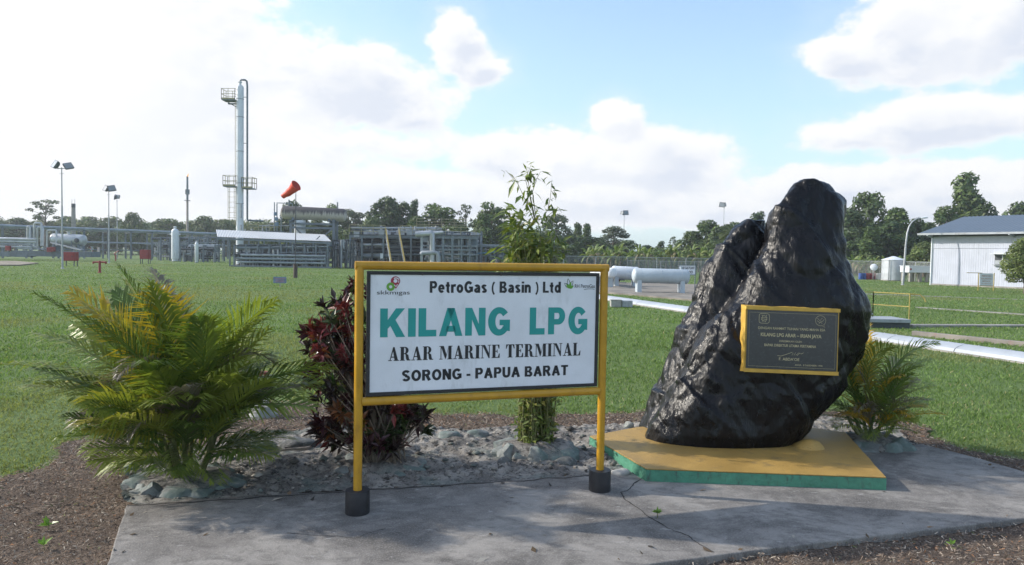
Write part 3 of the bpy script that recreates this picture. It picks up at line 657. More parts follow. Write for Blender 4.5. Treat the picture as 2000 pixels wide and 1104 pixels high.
def sans(ch, V=.245, H=.185):                    # bold sans letters drawn as strokes, unit cap height: (width, [(points, weight, closed)])
    def el(cx,cy,rx,ry,a0,a1,n=20): return [(cx+rx*math.cos(math.radians(a0+(a1-a0)*i/n)), cy+ry*math.sin(math.radians(a0+(a1-a0)*i/n))) for i in range(n+1)]
    v,h = V/2,H/2; X=.72; x2=X/2
    S = lambda *p,w=V: (list(p),w,False)
    R = lambda x0,x1,y0,y1: ([(x0,(y0+y1)/2),(x1,(y0+y1)/2)],y1-y0,False)
    if ch=='P': return .68,[S((v,0),(v,1)),R(V,.38,1-H,1),R(V,.38,.38,.38+H),(el(.38,.69,.30-v,.31-h,-90,90),V*.95,False)]
    if ch=='B': return .72,[S((v,0),(v,1)),R(V,.40,1-H,1),R(V,.42,.5-h,.5+h),R(V,.42,0,H),(el(.38,.75,.28-v,.25-h,-90,90),V*.9,False),(el(.40,.25,.32-v,.25-h+.01,-90,90),V*.95,False)]
    if ch=='R': return .74,[S((v,0),(v,1)),R(V,.40,1-H,1),R(V,.40,.42,.42+H),(el(.40,.71,.29-v,.29-h,-90,90),V*.95,False),S((.40,.46),(.63,.0),w=V*1.05)]
    if ch=='L': return .60,[S((v,0),(v,1)),R(V,.60,0,H)]
    if ch=='T': return .66,[S((.33,0),(.33,1)),R(0,.66,1-H,1)]
    if ch=='N': return .74,[S((v,0),(v,1)),S((.74-v,0),(.74-v,1)),S((v*1.05,.97),(.74-v*1.05,.03),w=V*1.1)]
    if ch=='A': return .80,[S((v*.95,0),(.40,.97),w=V*.98),S((.80-v*.95,0),(.40,.97),w=V*.98),R(.20,.60,.22,.22+H*.95)]
    if ch=='U': return .72,[S((v,1),(v,.34)),S((.72-v,1),(.72-v,.34)),(el(.36,.34,.36-v,.34-h,180,360),V*.95,False)]
    if ch=='O': return .82,[(el(.41,.5,.41-v,.5-h,0,360)[:-1],V*.97,True)]
    if ch=='G': return .82,[(el(.42,.5,.42-v,.5-h,42,325),V*.97,False),R(.44,.82,.36,.36+H),S((.82-v,.10),(.82-v,.44))]
    if ch=='S': return .70,[(el(.35,.73,.35-v,.27-h,22,270,16)+el(.35,.27,.35-v,.27-h,90,-158,16),V*.92,False)]
    if ch=='-': return .34,[R(0,.34,.28,.28+H*1.05)]
    if ch=='e': return .60,[(el(.30,x2,.30-v*.9,x2-h,2,318),V*.88,False),R(.10,.58,x2-h*.85,x2+h*.7)]
    if ch=='t': return .40,[S((.20,.10),(.20,.93),w=V*.95),R(0,.38,X-H,X),(el(.30,.13,.10,.055,180,300,6),V*.75,False)]
    if ch=='r': return .42,[S((v,0),(v,X)),(el(.36,X-.27,.26,.19,165,70,8),V*.9,False)]
    if ch=='o': return .64,[(el(.32,x2,.32-v,x2-h,0,360)[:-1],V*.95,True)]
    if ch=='a': return .60,[S((.60-v*1.05,.0),(.60-v*1.05,.50)),(el(.305,.50,.295-v*1.05,.22-h,0,160,12),V*.9,False),(el(.27,.21,.27-v,.21-h,70,330,16)+[(.46,.15)],V*.85,False),R(.25,.50,.33,.33+H*.75)]
    if ch=='s': return .56,[(el(.28,.53,.28-v*.95,.19-h*.9,20,270,14)+el(.28,.19,.28-v*.95,.19-h*.9,90,-158,14),V*.80,False)]
    if ch=='i': return .21,[S((v,0),(v,X)),S((v,.83),(v,1))]
    if ch=='n': return .62,[S((v,0),(v,X)),(el(.33,.44,.29-v,.28-h,165,0,12)+[(.62-v,0)],V*.95,False)]
    if ch=='d': return .64,[S((.64-v,0),(.64-v,1)),(el(.31,x2,.31-v,x2-h,0,360)[:-1],V*.9,True)]
    if ch=='(': return .32,[(el(.42,.40,.34,.62,118,242),V*.62,False)]
    if ch==')': return .32,[(el(-.10,.40,.34,.62,-62,62),V*.62,False)]
    return .26,[]
def sans_line(mb,word,x0,x1,base,cap,gap=.09):
    G_ = [sans(c) for c in word]; tot = sum(g[0] for g in G_)+gap*(len(word)-1); k_ = (x1-x0)/tot; x = x0
    for w,st in G_:
        t = MB()
        for pts,wt,cl in st: stroke(t,pts,wt,cl)
        mb.add([(x+p.x*k_, base+p.y*cap, 0) for p in t.v], t.f); x += (w+gap)*k_
def slab(ch):                                    # fat faced serif capitals
    s = .05
    def stem(x,w=.24): return [[(x,0),(x+w,0),(x+w,1),(x,1)],[(x-.07,0),(x+w+.07,0),(x+w+.07,s),(x-.07,s)],[(x-.07,1-s),(x+w+.07,1-s),(x+w+.07,1),(x-.07,1)]]
    def arc(cx,cy,rx,ry,a0,a1,n=14): return [(cx+rx*math.cos(a0+(a1-a0)*i/n), cy+ry*math.sin(a0+(a1-a0)*i/n)) for i in range(n+1)]
    if ch=='I': return .38,stem(.07)
    if ch=='A': return .80,[[(.10,0),(.16,0),(.40,.82),(.36,1)],[(.36,1),(.47,1),(.74,0),(.48,0),(.33,.88)],[(0,0),(.28,0),(.28,s),(0,s)],[(.40,0),(.80,0),(.80,s),(.40,s)],[(.20,.24),(.52,.24),(.50,.31),(.22,.31)]]
    if ch=='R':
        o = arc(.38,.74,.27,.26,-math.pi/2,math.pi/2); i_ = arc(.37,.74,.07,.20,-math.pi/2,math.pi/2)
        return .80,stem(.07)+[[o[j],o[j+1],i_[j+1],i_[j]] for j in range(14)]+[[(.31,.94),(.38,.94),(.38,1),(.31,1)],[(.31,.48),(.40,.48),(.40,.54),(.31,.54)],[(.36,.50),(.50,.50),(.64,.40),(.70,.08),(.80,.06),(.80,0),(.54,0),(.47,.10),(.43,.42)]]
    if ch=='M': return 1.02,[[(.10,0),(.16,0),(.16,.9),(.10,1)],[(.10,1),(.34,1),(.56,.35),(.47,0),(.16,.86)],[(.47,0),(.54,.16),(.70,.86),(.72,1),(.62,.62)],[(.70,0),(.94,0),(.94,1),(.70,1)],[(0,0),(.26,0),(.26,s),(0,s)],[(.62,0),(1.02,0),(1.02,s),(.62,s)],[(0,1-s),(.12,1-s),(.12,1),(0,1)],[(.9,1-s),(1.02,1-s),(1.02,1),(.9,1)]]
    if ch=='N': return .82,[[(.10,0),(.16,0),(.16,.9),(.10,1)],[(.10,1),(.34,1),(.72,.25),(.72,0),(.64,0),(.16,.92)],[(.66,.1),(.72,0),(.72,1),(.66,1)],[(0,0),(.26,0),(.26,s),(0,s)],[(.56,1-s),(.82,1-s),(.82,1),(.56,1)],[(0,1-s),(.12,1-s),(.12,1),(0,1)]]
    if ch=='E': return .68,stem(.07)+[[(.31,.94),(.62,.94),(.62,1),(.31,1)],[(.55,.70),(.62,.70),(.62,.94),(.48,.94)],[(.31,0),(.65,0),(.65,.06),(.31,.06)],[(.50,.06),(.65,.06),(.65,.33),(.59,.33)],[(.31,.47),(.44,.47),(.44,.54),(.31,.54)],[(.42,.38),(.47,.36),(.47,.64),(.42,.62)]]
    if ch=='T': return .72,[[(.24,0),(.48,0),(.48,1),(.24,1)],[(.16,0),(.56,0),(.56,s),(.16,s)],[(.03,.94),(.24,.94),(.24,1),(.03,1)],[(.48,.94),(.69,.94),(.69,1),(.48,1)],[(0,.68),(.06,.68),(.16,.94),(.03,1)],[(.72,.68),(.66,.68),(.56,.94),(.69,1)]]
    if ch=='L': return .66,stem(.07)+[[(.31,0),(.63,0),(.63,.06),(.31,.06)],[(.48,.06),(.63,.06),(.66,.38),(.60,.38)]]
    return .34,[]
def slab_line(mb,word,x0,x1,base,cap,gap=.06):
    ws = [slab(c)[0] for c in word]; tot = sum(ws)+gap*(len(word)-1); k_ = (x1-x0)/tot; x = x0
    for c,w in zip(word,ws):
        for poly in slab(c)[1]: fillp(mb,[(x+p[0]*k_, base+p[1]*cap) for p in poly])
        x += (w+gap)*k_
mb = MB(); slab_line(mb,'ARAR MARINE TERMINAL',bu(290),bu(1672),bv(980,752),bv(980,654)-bv(980,752)); on_board(mb,'black_lettering',M_INK); mb = MB()
sans_line(mb,'PetroGas ( Basin ) Ltd',bu(583),bu(1522),bv(1050,270),bv(1050,187)-bv(1050,270)); on_board(mb,'black_lettering',M_INK); mb = MB(); sans_line(mb,'SORONG - PAPUA BARAT',bu(390),bu(1585),bv(987,900),bv(987,822)-bv(987,900),.085)
on_board(mb,'black_lettering',M_INK); mb = MB(); line(mb,'skkm\u0131gas',205,440,248,277,.0)
on_board(mb,'black_lettering',M_INK); mb = MB(); line(mb,'RH PetroGas',1622,1765,213,239,.006); stroke(mb,[(bu(1688),bv(1700,252)),(bu(1715),bv(1715,247)),(bu(1745),bv(1745,247)),(bu(1763),bv(1763,250))],.0045)
on_board(mb,'black_lettering',M_INK)
M_RED = mat('logo_red',(.36,.035,.07),.5); M_LGRN = mat('logo_green',(.13,.34,.045),.5); M_DGRN = mat('logo_dark_green',(.02,.06,.03),.5)
mb = MB(); cx,cy = bu(337),bv(337,178); R_ = .047
pts_o = circ(cx,cy,R_,26,-math.pi*.20,math.pi*1.20); pts_i = circ(cx,cy,R_*.42,26,-math.pi*.20,math.pi*1.20)
for i in range(26): fillp(mb,[pts_o[i],pts_o[i+1],pts_i[i+1],pts_i[i]])
fillp(mb,[pts_o[-1],(cx+.004,cy-R_*1.65),(cx,cy-R_*.42),pts_i[-1]]); fillp(mb,[pts_o[0],pts_i[0],(cx,cy-R_*.42),(cx+.004,cy-R_*1.65)]); on_board(mb,'red_emblem',M_RED)
mb = MB(); stroke(mb,circ(cx+.004,cy-.002,R_*.70,16,.5,2.2),.010); stroke(mb,circ(cx,cy,R_*.70,16,-.5,.2),.008); stroke(mb,[(cx-.012,cy-R_*.8),(cx+.006,cy-R_*1.2),(cx+.02,cy-R_*.7)],.008); on_board(mb,'emblem_highlight',M_WHITE,.0125)
mb = MB(); stroke(mb,circ(bu(303),bv(303,220),.029),.026,True); on_board(mb,'green_emblem',M_LGRN,.0115)
leafp = lambda x,y,l,w,a: [(x+l*t*math.cos(a)-w*q*math.sin(a), y+l*t*math.sin(a)+w*q*math.cos(a)) for t,q in ((0,0),(.2,.35),(.45,.5),(.75,.3),(1,0),(.75,-.3),(.45,-.5),(.2,-.35))]
ax_,ay = bu(1583),bv(1583,243); mb = MB()
for l,w,a in ((.075,.034,2.45),(.085,.034,1.05),(.10,.036,1.75)): stroke(mb,leafp(ax_,ay+.01,l,w,a),.006,True)
on_board(mb,'leaf_outline',M_DGRN)
mb = MB(); fillp(mb,leafp(ax_,ay,.075,.034,1.35)); fillp(mb,leafp(ax_,ay,.06,.03,.55)); fillp(mb,leafp(ax_,ay,.06,.03,2.2)); on_board(mb,'leaf_emblem',M_LGRN,.0118)
M_RUST = mat('rusty_bolt',(.05,.035,.03),.7)
for t in (.22,.55,.86):
    for z in (b0+fw*.8,b1-fw*.8): MB().lathe([(.011,0),(.010,.006),(.004,.009)], sp(u0+(u1-u0)*t,z,.02), snn, 10).build('bolt',M_RUST,sign)
for u in (u0+fw*.7,u1-fw*.7):
    for t in (.08,.5,.93): MB().lathe([(.011,0),(.010,.006),(.004,.009)], sp(u,b0+(b1-b0)*t,.02), snn, 10).build('bolt',M_RUST,sign)
# ================================================================ planting round the boulder
M_LEAF = leafmat('palm_leaf', .30, .42, .45); M_CROT = leafmat('croton_leaf', .15, .38, .5); M_BROAD = leafmat('broad_leaf', .32, .4, .45)
M_STEM = mat('green_cane', (.13,.14,.05), .6, var=.3, scale=14); M_TWIG = mat('grey_twig', (.16,.13,.10), .8, var=.3, scale=12)
def nrm(a): return a/np.maximum(np.linalg.norm(a,axis=-1,keepdims=True),1e-9)
def frond_quads(base, az, e0, L, droop, pairs, ll, lw, col, r, tipcol=None, twist=0.):
    n = 16; t = np.linspace(0,1,n); el = e0-droop*t**1.4; azz = az+twist*t**1.5
    d = np.stack([np.cos(el)*np.cos(azz),np.cos(el)*np.sin(azz),np.sin(el)],1); P = np.array(base)+np.concatenate([np.zeros((1,3)),np.cumsum((d[1:]+d[:-1])/2,0)])*(L/(n-1))
    side = np.stack([-np.sin(azz),np.cos(azz),np.zeros(n)],1); roll_ = r.normal(0,.35); up = nrm(np.cross(side,d))*-1; up = np.where(up[:,2:3]<0,-up,up)
    side = side*np.cos(roll_)+up*np.sin(roll_); up = nrm(np.cross(d,side)); up = np.where((up[:,2:3]<0)&(np.abs(roll_)<1),-up,up)
    Q = []; T = []
    w = .011*(1-.75*t)
    for i in range(n-1):
        a,b = P[i],P[i+1]
        Q += [[a-side[i]*w[i],a+side[i]*w[i],b+side[i+1]*w[i+1],b-side[i+1]*w[i+1]],[a-up[i]*w[i],a+up[i]*w[i],b+up[i+1]*w[i+1],b-up[i+1]*w[i+1]]]; T += [np.array(col)*1.15]*2
    tt = np.linspace(.16,.985,pairs)
    for s in (-1,1):
        q = np.clip(tt+r.normal(0,.006,pairs),0,1); I = lambda A: np.stack([np.interp(q,t,A[:,k]) for k in range(3)],1)
        B = I(P); D = nrm(I(d)); S = nrm(I(side)); U = nrm(I(up))
        ln = ll*(.40+.75*np.sin(np.pi*np.clip(q*.95+.05,0,1))**.8)*(1-.45*q**4)*r.uniform(.85,1.12,pairs)
        fw_ = (.95+.8*q)+r.normal(0,.10,pairs); dr = nrm(S*s+D*fw_[:,None]+U*(.42+r.normal(0,.14,pairs))[:,None])
        mid = B+dr*(ln*.5)[:,None]; d2 = nrm(dr+np.array([0,0,-1])*(.38+r.uniform(0,.45,pairs))[:,None]); tip = mid+d2*(ln*.5)[:,None]
        wv = nrm(np.cross(dr,U))*(lw*r.uniform(.8,1.2,pairs))[:,None]
        Q += list(np.stack([B-wv*.4,B+wv*.4,mid+wv,mid-wv],1)); Q += list(np.stack([mid-wv,mid+wv,tip+wv*.08,tip-wv*.08],1))
        c = np.array(col)[None]*r.uniform(.8,1.22,(pairs,1)); c2 = c.copy()
        if tipcol is not None: f = (q[:,None]*.8+.1); c = c*(1-f*.5)+np.array(tipcol)*f*.5; c2 = c*(1-f)+np.array(tipcol)*f
        T += list(c); T += list(c2)
    return np.array(Q),np.array(T)
PGREEN,PYG,PYEL,PDEAD = (.090,.155,.040),(.225,.265,.05),(.46,.30,.03),(.20,.17,.14)
def stone(c, size, seed, sub=3, rough=.22, flat=.25):
    bm = bmesh.new(); bmesh.ops.create_icosphere(bm, subdivisions=sub, radius=.5); c = Vector(c); b = MB(); off = Vector((seed*3.1,seed*1.7,seed*.9))
    for v in bm.verts:
        p = v.co*2; dist,_ = noise.voronoi(p*1.1+off)
        q = p*(1+noise.noise(p*1.1+off)*rough*1.3+noise.fractal(p*3+off,1,2,3)*rough*.35-(dist[1]-dist[0])*-.12-.05)*.5
        if q.z < -flat: q.z = -flat
        b.v.append(c+Vector((q.x*size[0],q.y*size[1],q.z*size[2])))
    b.f = [[v.index for v in f.verts] for f in bm.faces]; bm.free(); return b
def stonemat(name, a, bcol, moss):
    m,k,b = newmat(name); oc = k.n('ShaderNodeTexCoord').outputs['Object']
    f = k.noise(oc,5.,6,.7,.4); g = k.noise(oc,22.,5,.7)
    c = k.mix(k.step(f,.35,.65),a,bcol); c = k.mix(k.m('MULTIPLY',k.step(k.noise(oc,3.,5,.6),.45,.62),.7),c,moss); c = k.mix(k.m('MULTIPLY',k.step(g,.55,.7),.4),c,(.36,.36,.34))
    k.put(b.inputs['Base Color'],c); b.inputs['Roughness'].default_value = .88
    bn = k.n('ShaderNodeBump'); bn.inputs['Strength'].default_value = .9; bn.inputs['Distance'].default_value = .02; k.put(bn.inputs['Height'],k.m('ADD',f,k.m('MULTIPLY',g,.5))); k.put(b.inputs['Normal'],bn.outputs[0]); return m
M_STN = stonemat('mossy_stone',(.13,.14,.14),(.22,.24,.235),(.095,.15,.135)); M_STD = stonemat('dark_stone',(.06,.062,.068),(.13,.135,.14),(.085,.095,.09)); M_STP = stonemat('pale_stone',(.27,.27,.26),(.38,.37,.35),(.20,.24,.22))
M_SOILP = mat('planter_soil',(.07,.055,.04),.95,var=.4,scale=20,bump=1,bscale=60)
def planter(c, rx, ry, h, label, seed):
    o = thing('stone_planter', label, 'planter', c, 'mortared stone planters round the plants'); r = random.Random(seed); n = int(2*math.pi*max(rx,ry)/.24)
    for i in range(n):
        a = 2*math.pi*(i+r.uniform(-.2,.2))/n; p = Vector(c)+Vector((math.cos(a)*rx,math.sin(a)*ry,h*.42)); w = r.uniform(.24,.36)
        stone(p-Vector((0,0,h*r.uniform(.05,.3))),(w*r.uniform(.9,1.3),w*.8,h*r.uniform(.8,1.3)),seed+i*1.3,2,.42).build('stone', M_STN, o)
    b = MB().lathe([(1.2,0),(1.14,.25),(1.05,.6),(.93,.85),(.5,1.02),(.001,1.05)],(0,0,0),n=40)
    b.v = [Vector(c)+Vector((v.x*rx,v.y*ry,v.z*h*.82+noise.noise(Vector((v.x*3,v.y*3,v.z*3)))*.05)) for v in b.v]; b.build('mortar_and_soil', M_BED, o); return o
def palm_clump(label, c, fr, group=None, ncane=9, cane_h=.75, seed=1):
    o = thing('palm_clump', label, 'palm', c, group); r = np.random.default_rng(seed); c = np.array(c)
    for i in range(ncane):
        a = r.uniform(0,6.28); b = c+np.array([math.cos(a)*.16,math.sin(a)*.16,0]); t = b+np.array([math.cos(a)*.16,math.sin(a)*.16,cane_h*r.uniform(.7,1.2)])
        MB().tube([b,(b+t)/2+np.array([math.cos(a)*.02,0,0]),t],[.030,.024,.016],7).build('cane',M_STEM,o)
    for (az,e0,L,dr,h,ll,lw,col,tip,tw) in fr:
        a = az+r.normal(0,.4); b = c+np.array([math.cos(a)*.20*r.uniform(.3,1.2),math.sin(a)*.20*r.uniform(.3,1.2),h])
        Q,T = frond_quads(b,az,e0,L,dr,int(8+L*19),ll,lw,col,r,tip,tw); quads('frond',Q,T,M_LEAF,o)
    return o
def big_palm():
    r = np.random.default_rng(5); c = G(365,925,.10); fr = []
    for i in range(66):
        f = i/65.; az = i*2.39996+r.normal(0,.25); e0 = rad(87-64*f**1.0)+r.normal(0,.10); L = r.uniform(1.15,1.5)*(1.24-.40*f)
        lft = -math.cos(az); L *= 1+.14*max(0,lft)-.08*max(0,-lft)
        up = (1-f)
        k_ = r.random()
        if k_ < .54-.36*up: col,tip = PGREEN,(.11,.15,.03)
        elif k_ < .86: col,tip = (PYG if r.random()<.7 else (.11,.16,.03)),((.32,.28,.05) if lft>0 else PYG)  # upper and left fronds tinted yellower, the sunlit side put into leaf colour
        elif k_ < .93: col,tip = (.36,.32,.045),PYEL
        else: col,tip = PDEAD,PDEAD
        fr.append((az,e0,L,r.uniform(.5,1.0)-.35*f,r.uniform(.12,.95)*(1-.55*f),r.uniform(.38,.54),r.uniform(.0115,.0145),col,tip,r.normal(0,.3)))
    for az,e0,L,dr in ((3.25,.66,1.9,.65),(3.0,.84,1.85,.65),(3.5,.55,1.6,.6),(2.7,.95,1.8,.75),(.1,.75,1.6,.8),(.35,.55,1.55,.7),(-.3,.5,1.5,.75),(3.9,.62,1.15,.5),(4.3,.6,1.05,.5),(4.9,.65,1.1,.5),(5.4,.55,1.05,.5)):
        fr.append((az,e0,L,dr,.55,.48,.0135,(PYG if az<3.6 and az>2 else PGREEN),PYG,r.normal(0,.2)))  # left fronds take the yellow green, sunlight painted into their tint
    for i in range(14): fr.append((i*.45+r.normal(0,.12),r.uniform(.15,.55),r.uniform(.70,1.0),r.uniform(.35,.8),r.uniform(.10,.35),.36,.010,(PGREEN if r.random()<.6 else PYG),PYG,r.normal(0,.3)))
    for i in range(8): fr.append((r.uniform(0,6.28),r.uniform(.9,1.4),r.uniform(.8,1.2),r.uniform(1.6,2.3),r.uniform(.5,.9),.26,.010,PDEAD,PDEAD,r.normal(0,.5)))
    palm_clump('large bushy palm clump with yellowing arched fronds growing left of the name board', c, fr, 'ornamental palms', 12, .55, 3)
    planter((c.x,c.y,-.09), .50,.42,.22,'low greenish stone planter ring under the large palm clump', 3)
big_palm()
def small_palm():
    r = np.random.default_rng(9); c = G(1702,852,.12); fr = []
    for i in range(52):
        f = i/51.; az = i*2.39996+r.normal(0,.3); k_ = r.random()
        col,tip = (PGREEN,PYG) if k_<.45 else (((.16,.18,.045),PYG) if k_<.80 else ((PYEL,PYEL) if k_<.90 else (PDEAD,PDEAD)))
        fr.append((az,rad(88-46*f**.9)+r.normal(0,.08),r.uniform(.62,.85)*(1.35-.55*f),r.uniform(.8,1.5),r.uniform(.1,.6)*(1-.6*f)+.05,r.uniform(.20,.30),r.uniform(.007,.010),col,tip,r.normal(0,.4)))
    for i in range(16): fr.append((i*.4,r.uniform(.2,.6),r.uniform(.42,.6),r.uniform(.5,1.),r.uniform(.06,.25),.22,.007,(PGREEN if r.random()<.6 else PYG),PYG,0.))
    for az,e0,L,col in ((1.9,1.45,1.45,PYEL),(2.4,1.4,1.5,PYG),(1.2,1.35,1.3,PYEL),(2.8,1.3,1.4,PYEL)): fr.append((az,e0,L,.5,.4,.26,.011,col,PYEL,0.))
    palm_clump('small ragged palm clump with drooping fronds growing right behind the black boulder', c, fr, 'ornamental palms', 7, .3, 8)
    planter((c.x,c.y,-.09), .40,.34,.26,'pale mortared stone planter ring under the small palm by the boulder', 11)
small_palm()
def leaves(P, D, U, L, W, cup=.15):          # one pointed, folded leaf per row: two quads
    P=np.asarray(P); D=nrm(np.asarray(D)); S = nrm(np.cross(D,U)); Un = nrm(np.cross(S,D)); L=np.asarray(L)[:,None]; W=np.asarray(W)[:,None]
    m1 = P+D*L*.45-Un*L*.02; tip = P+D*L-Un*L*.18; l1 = m1+S*W/2+Un*W*cup; r1 = m1-S*W/2+Un*W*cup; b_ = P
    return np.concatenate([np.stack([b_,m1,tip,l1],1),np.stack([b_,r1,tip,m1],1)],0)
def croton():
    r = np.random.default_rng(12); c = G(748,902,.05); o = thing('croton_shrub','dark red and purple leaved croton shrub growing behind the left post of the name board','shrub',c)
    ends = []
    for px,py,rr,n in ((640,640,45,15),(615,655,20,4),(668,590,14,3),(690,560,14,3),(655,690,50,14),(700,700,60,14),(610,725,22,6),(650,760,36,9),(700,640,50,10),(665,820,42,13),(730,790,50,10),(760,820,60,16),(810,805,34,9),(690,790,30,8),(770,700,60,12),(640,835,25,5),(740,600,40,8),(735,855,34,9),(770,850,26,6),(705,850,22,6)):
        for i in range(int(n*1.35)):
            Y = c.y+r.normal(.05,.22); q = at(px+r.normal(0,rr*.55),py+r.normal(0,rr*.5),Y); ends.append(np.array(q))
    bs = MB(); Ps=[];Ds=[];Ls=[];Ws=[];Ts=[]
    pal = np.array([(.085,.015,.018),(.048,.014,.020),(.135,.024,.026),(.034,.020,.019),(.035,.052,.018),(.17,.065,.024),(.17,.035,.045)])
    for e in ends:
        b = np.array(c)+np.array([r.normal(0,.10),r.normal(0,.08),0]); m_ = b*.45+e*.55+np.array([0,0,-.10]); m_[:2] = b[:2]*.62+e[:2]*.38
        bs.tube([b,m_,e],[.011,.008,.005],5)
        n = r.integers(16,26); low = np.clip((1.15-e[2])/.5,0,1); pp = np.array([.26,.24,.17,.16,.08,.05,.04])*(1-low)+np.array([.10,.24,.03,.33,.26,.03,.01])*low; pr_ = pal[r.choice(7,p=pp/pp.sum())]
        dn = nrm((e-np.array(c))*np.array([1,1,.55])+np.array([0,0,.35]))
        dd = nrm(r.normal(0,1,(n,3))+dn*1.0); Ps.append(np.repeat(e[None],n,0)-dn*r.uniform(0,.14,(n,1))); Ds.append(dd)
        Ls.append(r.uniform(.10,.19,n)); Ws.append(r.uniform(.042,.070,n)); Ts.append(pr_*r.uniform(.7,1.4,(n,1))*np.where(r.random((n,1))<.12,[[1.3,2.4,.8]],[[1,1,1]]))
    P=np.concatenate(Ps);D=np.concatenate(Ds); U = nrm(r.normal(0,.5,P.shape)+np.array([0,0,1.])); Q = leaves(P,D,U,np.concatenate(Ls),np.concatenate(Ws),.25); T=np.concatenate(Ts); T=np.concatenate([T,T*.9])
    bs.build('stems',M_TWIG,o); quads('foliage',Q,T,M_CROT,o)
    planter((c.x,c.y-.05,-.09),.46,.36,.2,'low mossy stone planter ring under the red croton shrub',21)
croton()
def tall_shrub():
    r = np.random.default_rng(14); c = G(1048,868,.10); o = thing('bamboo_shrub','tall leafy bamboo like shrub with light green leaves rising behind the name board','shrub',c,None)
    bs = MB(); Ps=[];Ds=[];Ls=[];Ws=[];Ts=[]
    def put(p,n,sp,l0,l1,bias,w=.24,pal=((.15,.20,.05),(.21,.25,.065),(.10,.145,.035),(.30,.28,.08))):
        dd = nrm(r.normal(0,1,(n,3))*np.array([1,1,.6])+np.array(bias)); Ps.append(np.repeat(np.array(p)[None],n,0)+r.normal(0,sp,(n,3))); Ds.append(dd); l = r.uniform(l0,l1,n); Ls.append(l); Ws.append(l*w*r.uniform(.8,1.2,n))
        Ts.append(np.array(pal)[r.choice(4,n,p=[.38,.27,.25,.10])]*r.uniform(.75,1.2,(n,1)))
    for i in range(70):                                  # crowded canes of the lower column
        a = r.uniform(0,6.28); q = .25*math.sqrt(r.random()); b = np.array(c)+np.array([math.cos(a)*q,math.sin(a)*q*.8,0]); h = r.uniform(.7,2.3); t = b+np.array([r.normal(0,.06),r.normal(0,.05),h])
        bs.tube([b,(b+t)/2+r.normal(0,.02,3),t],[.010,.009,.005],5)
        for z in np.arange(.1,h,.16): put(b+(t-b)*z/h,int(r.integers(2,6)),.035,.06,.13,(0,-.2,.0),.42)
    def cluster(px,py,rr,n,l0,l1): 
        for i in range(n):
            e = np.array(at(px+r.normal(0,rr*.5),py+r.normal(0,rr*.55),c.y+r.normal(0,.17))); b = np.array(c)+np.array([r.normal(0,.1),r.normal(0,.1),1.2])
            bs.tube([b,(b+e)/2+r.normal(0,.03,3),e],[.007,.006,.003],4); put(e,int(r.integers(6,12)),.06,l0,l1,(0,0,-.15))
    cluster(1038,490,50,28,.13,.25); cluster(1018,450,34,9,.15,.28); cluster(1060,465,34,9,.12,.22); cluster(1012,500,34,16,.14,.24); cluster(1003,418,16,5,.18,.30); cluster(1080,490,25,10,.10,.18)
    cluster(1040,560,42,22,.12,.2); cluster(1040,660,40,20,.1,.18); cluster(1045,740,38,20,.09,.15)
    for pts in (((1042,430),(1030,400),(1012,360),(988,333)),((1044,430),(1034,380),(1026,350),(1038,320)),((1046,430),(1036,385),(1030,340),(1029,330)),((1058,430),(1070,410),(1075,385),(1078,352)),((1050,430),(1066,425),(1082,412),(1096,410)),((1046,420),(1040,375),(1048,350),(1056,335))):
        W_ = [np.array(at(x,y,c.y+.05)) for x,y in pts]; bs.tube(W_,[.006,.005,.0035,.002],5)
        for a,b in zip(W_,W_[1:]):
            for s in (.35,.95): put(a+(b-a)*s,int(r.integers(2,5)),.025,.09,.19,(0,0,-.3),.26)
    P=np.concatenate(Ps);D=np.concatenate(Ds); U = nrm(r.normal(0,.45,P.shape)+np.array([0,-.3,1.])); Q = leaves(P,D,U,np.concatenate(Ls),np.concatenate(Ws),.12); T=np.concatenate(Ts)
    bs.build('canes',M_STEM,o); quads('foliage',Q,np.concatenate([T,T*.92]),M_BROAD,o)
    planter((c.x,c.y-.06,-.09),.46,.34,.30,'greenish mortared stone planter ring under the tall bamboo like shrub',31)
tall_shrub()
# ---------------------------------------------------------------- loose stones, stub post, small finds
for px,py,w,h,m,lab in ((508,880,.40,.22,M_STN,'greenish round stone on the bed between palm and dark flat stone'),(580,872,.46,.20,M_STD,'dark flat stone at the back of the bed left of the croton'),
    (878,856,.36,.16,M_STN,'grey green flat stone at the back edge of the bed under the sign'),(932,852,.36,.15,M_STN,'long low stone right of the grey green flat stone under the sign'),
    (257,922,.16,.17,M_STN,'small dark round stone on the left corner of the stony bed'),(640,858,.2,.2,M_STD,'dark stone tucked beside the foot of the croton shrub'),
    (1228,834,.16,.13,M_STP,'pale small stone at the back left of the yellow plinth'),(1212,925,.24,.10,M_STP,'flat pale stone between right sign footing and plinth'),
    (540,897,.20,.06,M_STP,'flat white stone flake lying on the bed right of the palm'),(985,905,.2,.13,M_STD,'dark stone left of the stone ring under the tall shrub'),
    (1105,905,.3,.12,M_STD,'dark flat slab stone right of the stone ring under the tall shrub'),(268,950,.3,.16,M_STN,'grey green lump of stone at the left front corner of the bed')):
    p = G(px,py,0); o = stone((p.x,p.y,h*.22-.02),(w,w*.75,h*1.1),px*.137,3,.26).build('loose_stone',m); tag(o,lab,'stone','loose stones on the bed')
p = G(515,818,GZ); t = thing('stub_post','short weathered red and white square post stub on a concrete footing beside the palm','post',p)
b = MB(); 
for z0,z1,w in ((0,.10,.40),(.10,.24,.30)):
    pass
b.lathe([(.26,0),(.23,.06),(.17,.22),(.10,.235)],p,n=10).build('footing',M_STP,t)
M_RW = mat('peeling_white_paint',(.62,.58,.54),.7,var=.1,dirt=(.22,.06,.04,.9),scale=7); M_RPAINT = mat('faded_red_paint',(.20,.035,.03),.7,var=.35,scale=9)
